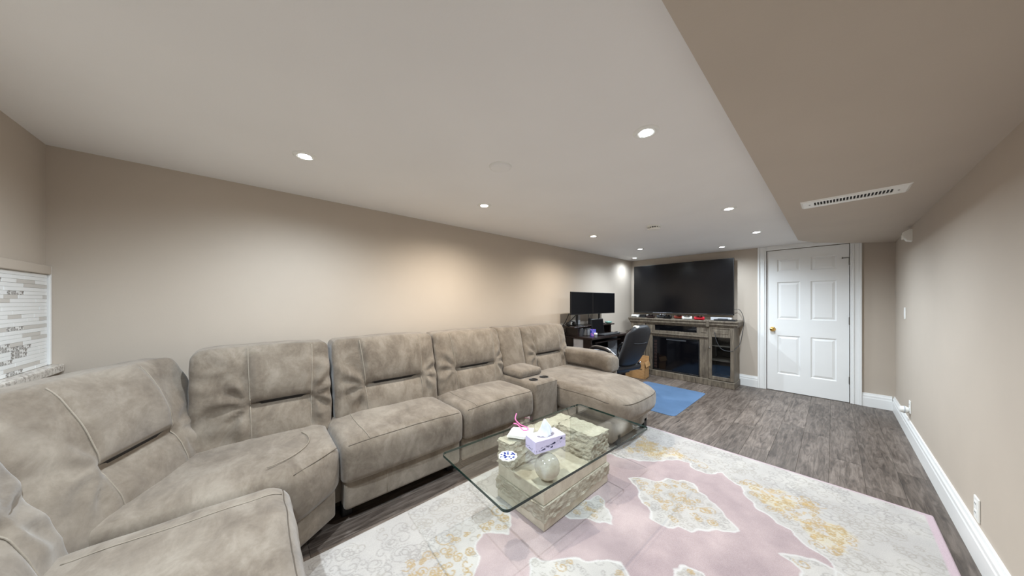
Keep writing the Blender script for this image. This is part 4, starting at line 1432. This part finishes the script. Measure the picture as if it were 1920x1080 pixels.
controller(-2.155, 5.25, M['brown_leather'], 'dark game controller on the mantel, leftmost of the controllers', 0.1)
controller(-2.02, 5.37, M['dark_grey'], 'grey game controller behind the dark one', -0.1, M['light_grey'])
controller(-1.885, 5.255, M['black_plastic'], 'black game controller in the middle of the mantel', 0.1)
controller(-1.735, 5.37, M['brown_plastic'], 'reddish-brown game controller left of the white one', -0.1)
controller(-1.585, 5.26, M['white_plastic'], 'white game controller on the mantel', 0.15)
controller(-1.405, 5.255, M['red_plastic'], 'red game controller on the mantel', -0.05)
t = empty('game_box', (-1.20, 5.36, MZ), 'white slim box behind the black tray on the mantel', 'box')
MB().bbox(-1.29, -1.02, 5.36, 5.42, MZ, MZ+0.045, 0.004, 1).build('carton', M['light_grey'], t)
MB().bbox(-1.04, -1.022, 5.357, 5.361, MZ+0.01, MZ+0.035, 0.001, 1).build('sticker', M['paper'], t)
t = empty('streaming_console', (-1.10, 5.27, MZ), 'flat black console at the right end of the mantel', 'console')
MB().bbox(-1.215, -0.945, 5.21, 5.345, MZ, MZ+0.022, 0.006, 2).build('case', M['black_plastic'], t)
MB().bbox(-1.17, -1.05, 5.23, 5.30, MZ+0.022, MZ+0.034, 0.006, 2).build('remote', M['dark_grey'], t)
pth = smooth_path([(-1.03, 5.53, 1.16), (-0.965, 5.54, 1.165), (-0.925, 5.55, 1.10), (-0.905, 5.56, 0.98), (-0.902, 5.45, 0.85), (-0.925, 5.40, 0.66), (-0.955, 5.30, 0.60), (-0.985, 5.215, 0.56), (-1.10, 5.20, 0.57), (-1.17, 5.20, 0.68), (-1.20, 5.20, 0.83)], 8)
tag(MB().tube(pth, 0.004, 6).build('tv_cable', M['dark_grey'], None, True), 'thin dark cable hanging from the television over the console side', 'cable')

# ================================================================== CHAIR MAT, BOX
pts = [(p[0]-1.60, p[1]+4.10) for p in rrect(0.42, 0.61, 0.06)]
tag(MB().prism(pts, 'z', 0.0005, 0.004).build('chair_mat', M['mat']), 'blue plastic chair mat on the wood floor beside the chaise', 'mat')
bxx = empty('cardboard_box', (-2.25, 4.88, 0.0), 'open brown cardboard box on the floor behind the office chair', 'box')
BM_ = Matrix.Translation((-2.07, 4.80, 0.0)) @ Matrix.Rotation(math.radians(8), 4, 'Z')
mb = MB()
w_, d2_, h_ = 0.42, 0.24, 0.275
for (a, b, c, d) in ((-w_, 0, 0, 0.006), (-w_, 0, d2_-0.006, d2_), (-w_, -w_+0.006, 0, d2_), (-0.006, 0, 0, d2_)):
    mb.box(a, b, c, d, 0.001, h_)
mb.box(-w_, 0, 0, d2_, 0.001, 0.007)
mb.xform(BM_).build('carton', M['card'], bxx)
fl = MB().add([(0, 0, h_), (0, d2_, h_), (0.022, d2_, h_-0.075), (0.022, 0, h_-0.075), (0, 0, h_-0.004), (0, d2_, h_-0.004), (0.018, d2_, h_-0.077), (0.018, 0, h_-0.077)],
              [(0,1,2,3),(4,7,6,5),(0,3,7,4),(1,5,6,2),(2,6,7,3),(0,4,5,1)])
fl.xform(BM_).build('flap', M['card'], bxx)
mb = MB().box(-w_, 0, d2_, d2_+0.004, h_-0.002, h_+0.08)
mb.xform(BM_).build('flap', M['card'], bxx)
mb = MB()
pr2 = random.Random(4); xx = -0.20
while xx < -0.05:
    w__ = pr2.uniform(0.004, 0.012)
    mb.box(xx, xx+w__, -0.0008, 0.0, 0.150, 0.150+pr2.uniform(0.012, 0.024)); xx += w__+0.004
mb.xform(BM_).build('faded_print', M['dark_hole'], bxx)

# ================================================================== DESK AREA
desk = empty('computer_desk', (-2.4, 3.85, 0), 'dark espresso computer desk against the left wall', 'desk')
DKZ = 0.79
DX_0, DX_1, DY_0, DY_1 = -2.655, -2.17, 3.40, 4.42
MB().bbox(DX_0, DX_1, DY_0, DY_1, DKZ-0.028, DKZ, 0.004, 1).build('desk_top', M['desk'], desk)
for y in (DY_0+0.02, DY_1-0.045):
    p = MB().bbox(DX_0+0.03, DX_0+0.16, y, y+0.025, 0.0, DKZ-0.028, 0.003, 1).bbox(DX_1-0.16, DX_1-0.03, y, y+0.025, 0.0, DKZ-0.028, 0.003, 1).build('end_panel', M['desk'], desk)
    MB().box(DX_0+0.16, DX_1-0.16, y+0.008, y+0.016, 0.12, DKZ-0.03).build('inset_panel', M['light_grey'], p)
MB().bbox(DX_0+0.02, DX_0+0.04, DY_0+0.04, DY_1-0.04, 0.35, DKZ-0.03, 0.002, 1).build('modesty_panel', M['desk'], desk)
tray = MB().bbox(DX_1-0.36, DX_1-0.05, DY_0+0.16, DY_1-0.14, 0.695, 0.712, 0.003, 1).build('keyboard_tray', M['desk'], desk)
MB().bbox(DX_1-0.30, DX_1-0.27, DY_0+0.17, DY_0+0.19, 0.71, DKZ-0.028, 0.002, 1).bbox(DX_1-0.30, DX_1-0.27, DY_1-0.17, DY_1-0.15, 0.71, DKZ-0.028, 0.002, 1).build('tray_bracket', M['silver'], tray)
# raised shelf on the desk
RS = 0.93
MB().bbox(DX_0, -2.40, DY_0-0.08, DY_1, RS-0.018, RS, 0.003, 1).build('raised_shelf', M['desk'], desk)
for y in (DY_0+0.03, DY_0+0.42, DY_1-0.10):
    MB().bbox(DX_0+0.02, -2.42, y, y+0.03, DKZ, RS-0.018, 0.002, 1).build('shelf_support', M['desk'], desk)

def monitor(y0, y1, tilt, label):
    t = empty('monitor', (-2.45, (y0+y1)/2, RS), label, 'monitor', 'pair of monitors on the desk')
    yc = (y0+y1)/2; hw = (y1-y0)/2
    R_ = Matrix.Translation((-2.43, yc, 1.262)) @ Matrix.Rotation(tilt, 4, 'Z')
    MB().bbox(-0.022, 0.0, -hw, hw, -0.163, 0.163, 0.003, 1).xform(R_).build('bezel', M['black_plastic'], t)
    MB().box(0.0, 0.0012, -hw+0.008, hw-0.008, -0.150, 0.155).xform(R_).build('screen', M['mon_screen'], t)
    MB().bbox(-0.055, -0.02, -0.12, 0.12, -0.09, 0.09, 0.012, 2).xform(R_).build('rear_housing', M['black_plastic'], t)
    MB().bbox(-2.535, -2.515, yc-0.018, yc+0.018, RS+0.008, 1.22, 0.004, 1).bbox(-2.53, -2.465, yc-0.015, yc+0.015, 1.20, 1.23, 0.004, 1).build('stand_post', M['black_plastic'], t)
    MB().bbox(-2.62, -2.45, yc-0.07, yc+0.07, RS, RS+0.010, 0.004, 1).build('stand_foot', M['black_plastic'], t)
monitor(3.275, 3.835, 0.02, 'black monitor on the desk shelf, nearer to the sofa')
monitor(3.845, 4.465, -0.03, 'black monitor on the desk shelf, nearer to the television')

t = empty('tablet', (-2.36, 3.86, DKZ), 'black tablet propped upright in front of the monitors', 'tablet')
MB().bbox(0.0, 0.012, -0.165, 0.165, 0.0, 0.235, 0.004, 1).xform(Matrix.Translation((-2.36, 3.86, DKZ+0.001)) @ Matrix.Rotation(-0.12, 4, 'Y')).build('body', M['black_plastic'], t)
MB().box(0.0121, 0.0126, -0.15, 0.15, 0.02, 0.22).xform(Matrix.Translation((-2.36, 3.86, DKZ+0.001)) @ Matrix.Rotation(-0.12, 4, 'Y')).build('screen', M['mon_screen'], t)

t = empty('mug', (-2.285, 3.60, DKZ), 'colourful blue and purple mug on the desk edge', 'mug')
MB().lathe([(0.0, 0.006), (0.036, 0.006), (0.038, 0.10), (0.0415, 0.10), (0.041, 0.0), (0.0, 0.0)], (-2.285, 3.60, DKZ+0.0005), 28).build('cup', M['mug'], t, True, angle=40)
hp = [(-2.285, 3.60+0.040, DKZ+0.085), (-2.285, 3.60+0.066, DKZ+0.078), (-2.285, 3.60+0.068, DKZ+0.035), (-2.285, 3.60+0.040, DKZ+0.022)]
MB().tube(smooth_path(hp, 6), 0.006, 8).build('handle', M['mug'], t, True)
t = empty('pill_jar', (-2.20, 3.535, DKZ), 'small white-capped jar on the desk beside the mug', 'jar')
MB().lathe([(0.022, 0.0), (0.023, 0.004), (0.023, 0.036), (0.019, 0.040)], (-2.20, 3.535, DKZ+0.0005), 20).build('jar_body', M['mid_grey'], t, True, angle=40)
MB().lathe([(0.024, 0.040), (0.024, 0.056), (0.021, 0.059), (0.0, 0.059)], (-2.20, 3.535, DKZ+0.0005), 20).build('cap', M['white_plastic'], t, True, angle=40)
kb = empty('keyboard', (-2.25, 3.95, DKZ), 'black keyboard on the desk', 'keyboard')
MB().bbox(-2.315, -2.185, 3.74, 4.17, DKZ+0.0005, DKZ+0.016, 0.004, 1).build('case', M['black_plastic'], kb)
km = None
for r_ in range(5):
    for c_ in range(16):
        x_, y_ = -2.303+r_*0.0235, 3.752+c_*0.0258
        if km is None:
            o = MB().bbox(0, 0.019, 0, 0.021, 0, 0.005, 0.0015, 1).build('key', M['dark_grey'], kb, local=True); km = o.data
        else:
            o = bpy.data.objects.new('key', km); COL.objects.link(o); o.parent = kb
        o.location = (x_-kb.location.x, y_-kb.location.y, 0.0155)
t = empty('computer_mouse', (-2.26, 4.24, DKZ), 'small black mouse right of the keyboard', 'mouse')
MB().lathe([(0.032, 0.0), (0.034, 0.008), (0.026, 0.022), (0.0, 0.030)], (0, 0, 0), 20).xform(Matrix.Translation((-2.26, 4.24, DKZ+0.0005)) @ Matrix.Diagonal((1.5, 1, 1, 1))).build('shell', M['black_plastic'], t, True, angle=50)
MB().bbox(-2.24, -2.225, 4.237, 4.243, DKZ+0.022, DKZ+0.029, 0.002, 1).build('wheel', M['mid_grey'], t)
# under and on the raised shelf
t = empty('desk_speaker', (-2.42, 3.50, DKZ), 'dark round speaker under the raised shelf', 'speaker')
MB().lathe([(0.040, 0.0), (0.042, 0.01), (0.042, 0.105), (0.036, 0.112), (0.0, 0.112)], (-2.44, 3.515, DKZ+0.0005), 24).build('body', M['dark_grey'], t, True, angle=40)
MB().lathe([(0.036, 0.1125), (0.030, 0.1145), (0.0, 0.1145)], (-2.44, 3.515, DKZ+0.0005), 24).build('grille', M['black_matte'], t, True)
t = empty('storage_bin', (-2.44, 3.66, DKZ), 'dark grey bin under the raised shelf', 'bin')
mb = MB()
for (a, b, c, d) in ((-2.52, -2.38, 3.60, 3.606), (-2.52, -2.38, 3.754, 3.76), (-2.52, -2.514, 3.60, 3.76), (-2.386, -2.38, 3.60, 3.76)):
    mb.box(a, b, c, d, DKZ+0.0005, DKZ+0.10)
mb.box(-2.52, -2.38, 3.60, 3.76, DKZ+0.0005, DKZ+0.005)
mb.build('tub', M['mid_grey'], t)
MB().bbox(-2.525, -2.375, 3.595, 3.765, DKZ+0.10, DKZ+0.108, 0.002, 1).build('lid', M['dark_grey'], t)
t = empty('headset', (-2.50, 3.38, RS), 'black headset lying on the raised desk shelf', 'headset')
hp = [(-2.50+0.0, 3.38+0.075*math.cos(math.pi*k/12), RS+0.022+0.055*math.sin(math.pi*k/12)) for k in range(13)]
MB().tube(hp, 0.008, 8).build('headband', M['black_plastic'], t, True)
for s_ in (-1, 1):
    MB().lathe([(0.0, -0.015), (0.03, -0.013), (0.034, 0.0), (0.03, 0.013), (0.0, 0.015)], (-2.50, 3.38+s_*0.072, RS+0.035), 18, 'y').build('ear_cup', M['black_matte'], t, True)
for k, (y, x, w, h, m_, lb) in enumerate(((3.53, -2.62, 0.10, 0.16, 'paper', 'white paper sheet standing behind the near monitor'), (3.66, -2.63, 0.12, 0.15, 'light_grey', 'pale card standing on the desk shelf between the monitors'))):
    t = empty('paper_sheet', (x, y, RS), lb, 'paper')
    MB().box(x, x+0.004, y, y+w, RS+0.0005, RS+h).build('sheet', M[m_], t)
    MB().box(x-0.03, x+0.004, y, y+w, RS+0.0005, RS+0.003).build('fold', M[m_], t)
t = empty('pen_holder', (-2.60, 4.02, RS), 'cup full of pens on the raised shelf', 'pen holder')
MB().lathe([(0.0, 0.004), (0.030, 0.004), (0.032, 0.085), (0.035, 0.085), (0.034, 0.0), (0.0, 0.0)], (-2.60, 4.02, RS+0.0005), 20).build('cup', M['dark_grey'], t, True, angle=40)
for k in range(6):
    a = k*1.05
    MB().tube([(-2.60+0.012*math.cos(a), 4.02+0.012*math.sin(a), RS+0.01), (-2.60+0.034*math.cos(a), 4.02+0.034*math.sin(a), RS+0.155-0.01*(k % 3))], 0.0035, 6).build('pen', M[('black_plastic', 'navy', 'mid_grey')[k % 3]], t)
t = empty('glass_dish', (-2.46, 4.33, RS), 'pale teal dish on the raised shelf near its end', 'dish')
MB().lathe([(0.030, 0.0), (0.055, 0.015), (0.060, 0.028), (0.056, 0.028), (0.050, 0.017), (0.0, 0.008)], (-2.46, 4.33, RS+0.0005), 24).build('bowl', M['teal'], t, True, angle=50)
MB().lathe([(0.028, 0.0), (0.030, 0.003), (0.0, 0.004)], (-2.46, 4.33, RS+0.0002), 20).build('foot_ring', M['teal'], t, True)
t = empty('computer_tower', (-2.40, 3.62, 0.0), 'grey computer tower under the desk with pale front top', 'computer')
MB().bbox(-2.60, -2.26, 3.52, 3.72, 0.0005, 0.64, 0.006, 2).build('case', M['dark_grey'], t)
MB().bbox(-2.265, -2.25, 3.52, 3.72, 0.59, 0.635, 0.004, 1).build('front_strip', M['light_grey'], t)
MB().bbox(-2.264, -2.252, 3.53, 3.71, 0.02, 0.57, 0.004, 1).build('front_grille', M['mid_grey'], t)
t = empty('printer', (-2.42, 4.02, 0.0), 'grey printer stored under the desk beside the tower', 'printer')
MB().bbox(-2.60, -2.25, 3.80, 4.22, 0.0005, 0.55, 0.02, 3).build('case', M['mid_grey'], t, True, angle=40)
MB().bbox(-2.256, -2.236, 3.85, 4.17, 0.30, 0.42, 0.004, 1).build('paper_slot', M['dark_grey'], t)
t = empty('red_bag', (-2.50, 3.27, 0.0), 'crumpled red bag standing between sofa and desk', 'bag')
rc = Cushion(0.14, 0.50, 0.18, (-2.57, 3.27, 0.0), (0, -1, 0), (1, 0, 0), 0.04, lambda s, q, n: (0.012*nz((q.x*14, q.y*14, 3), 1, 1), 0.02*nz((q.x*20, q.z*20, 5), 1, 2), 0.014*nz((q.y*12, q.x*12, 7), 1, 3)))
rc.mesh(0.025).build('sack', M['red_cloth'], t, True)
MB().tube(smooth_path([(-2.53, 3.22, 0.49), (-2.53, 3.23, 0.57), (-2.53, 3.31, 0.57), (-2.53, 3.32, 0.49)], 6), 0.006, 6).build('strap', M['red_cloth'], t, True)
cabs = [
    [(-2.52, 3.36, 1.12), (-2.56, 3.33, 1.0), (-2.60, 3.31, 0.93), (-2.63, 3.28, 0.80), (-2.64, 3.22, 0.66), (-2.645, 3.30, 0.40)],
    [(-2.54, 3.60, 1.12), (-2.58, 3.50, 1.02), (-2.60, 3.38, 0.95), (-2.62, 3.31, 0.90), (-2.60, 3.30, 0.60), (-2.62, 3.33, 0.10)],
    [(-2.62, 3.42, 0.84), (-2.62, 3.30, 0.76), (-2.63, 3.22, 0.70), (-2.645, 3.19, 0.62)],
]
for k, c_ in enumerate(cabs):
    lb = ('black cable hanging from the near monitor down the wall', 'black cable running from the monitors behind the desk end', 'short black cable stretching from the desk end to the wall')[k]
    tag(MB().tube(smooth_path(c_, 8), 0.006, 6).build('power_cable', M['black_plastic'], None, True), lb, 'cable', 'cables behind the desk')

# ================================================================== OFFICE CHAIR
oc = empty('office_chair', (-1.90, 3.56, 0.0045), 'black leather high-back office chair with silver arms', 'office chair', rz=math.radians(78))
def chair_back_pt(s_, t):
    # s across -1..1, t height 0..1 ; gives back-surface centre line
    z = 0.47+0.53*t
    y = -0.175-0.20*t-0.05*math.sin(t*3.0)*0.5
    hw = 0.225*(0.92+0.10*math.sin(t*math.pi))*(1-0.14*sstep(0.82, 1.0, t)-0.10*sstep(0.25, 0.0, t))
    return hw*s_, y, z
def pad(name, mat, th0, th1, sc_=1.0, bulge=0.0, par=None, nS=18, nT=26):
    v = []; f = []
    for side in (0, 1):
        for j in range(nT+1):
            t = j/nT
            for i in range(nS+1):
                s_ = -1+2*i/nS
                x, y, z = chair_back_pt(s_*sc_, 0.5+(t-0.5)*sc_)
                ed = (1-abs(s_)**6)*(1-abs(2*t-1)**10)
                y += 0.035*abs(s_)**2
                z -= 0.05*abs(s_)**4*sstep(0.75, 1.0, t)
                if side == 0: y += th0*ed
                else: y -= (th1*ed)+bulge*ed*0
                v.append((x, y, z))
    m = (nS+1)*(nT+1)
    for j in range(nT):
        for i in range(nS):
            a = j*(nS+1)+i
            f.append((a, a+1, a+nS+2, a+nS+1))
            f.append((m+a, m+a+nS+1, m+a+nS+2, m+a+1))
    ring = [i for i in range(nS+1)]+[j*(nS+1)+nS for j in range(1, nT+1)]+[nT*(nS+1)+i for i in range(nS-1, -1, -1)]+[j*(nS+1) for j in range(nT-1, 0, -1)]
    for k in range(len(ring)):
        a, b = ring[k], ring[(k+1) % len(ring)]
        f.append((a, b, m+b, m+a))
    return MB().add(v, f).build(name, M[mat], oc if par is None else par, True, local=True)
bk = pad('backrest', 'leather', 0.02, 0.045)
pad('back_cushion', 'brown_leather', 0.075, -0.01, 0.94, par=bk)
# stitched seam across the rear of the back
sp = []
for k in range(13):
    s_ = -0.55+1.1*k/12
    x, y, z = chair_back_pt(s_, 0.60)
    sp.append((x, y+0.035*s_*s_-0.047, z-0.012*math.cos(s_*2.2)))
MB().tube(sp, 0.003, 6).build('seam', M['dark_grey'], bk, True, local=True)
# white block standing in for the highlight on the top edge
x, y, z = chair_back_pt(-0.55, 1.0)
MB().bbox(x-0.022, x+0.035, y-0.012, y+0.045, z-0.040, z-0.006, 0.012, 2).build('edge_highlight', M['paper'], bk, True, local=True)
MB().bbox(-0.25, 0.25, -0.20, 0.25, 0.40, 0.49, 0.045, 4).build('seat', M['leather'], oc, True, local=True)
for s_ in (-1, 1):
    a = smooth_path([(s_*0.235, -0.21, 0.60), (s_*0.275, -0.10, 0.672), (s_*0.285, 0.06, 0.69), (s_*0.285, 0.17, 0.665), (s_*0.285, 0.215, 0.60), (s_*0.275, 0.19, 0.52), (s_*0.25, 0.10, 0.425)], 7)
    ar = MB().tube(a, 0.020, 10).build('arm', M['black_plastic'], oc, True, local=True)
    b = smooth_path([(s_*0.245, -0.20, 0.618), (s_*0.278, -0.10, 0.692), (s_*0.287, 0.06, 0.711), (s_*0.287, 0.16, 0.692)], 7)
    MB().tube(b, 0.012, 8).build('arm_strip', M['silver'], ar, True, local=True)
    c_ = smooth_path([(s_*0.20, -0.20, 0.50), (s_*0.245, -0.10, 0.455), (s_*0.25, 0.08, 0.425)], 7)
    MB().tube(c_, 0.014, 8).build('side_rail', M['silver'], oc, True, local=True)
MB().bbox(-0.10, 0.10, -0.12, 0.14, 0.365, 0.40, 0.006, 2).build('tilt_mechanism', M['black_plastic'], oc, local=True)
MB().tube([(0, 0, 0.08), (0, 0, 0.37)], 0.026, 16).build('gas_lift', M['black_plastic'], oc, True, local=True)
for k in range(5):
    a = math.radians(72*k+15)
    d = Vector((math.cos(a), math.sin(a), 0))
    mb = MB().tube([d*0.02+Vector((0, 0, 0.115)), d*0.16+Vector((0, 0, 0.10)), d*0.29+Vector((0, 0, 0.075))], lambda t: 0.026-0.010*t, 10)
    lg = mb.build('base_leg', M['black_plastic'], oc, True, local=True)
    n_ = Vector((-d.y, d.x, 0))
    mb = MB()
    for s_ in (-1, 1):
        mb.tube([d*0.29+n_*(0.006*s_)+Vector((0, 0, 0.027)), d*0.29+n_*(0.024*s_)+Vector((0, 0, 0.027))], 0.027, 16)
    mb.tube([d*0.29+Vector((0, 0, 0.03)), d*0.29+Vector((0, 0, 0.075))], 0.008, 8)
    mb.build('caster', M['black_matte'], lg, True, local=True, angle=40)
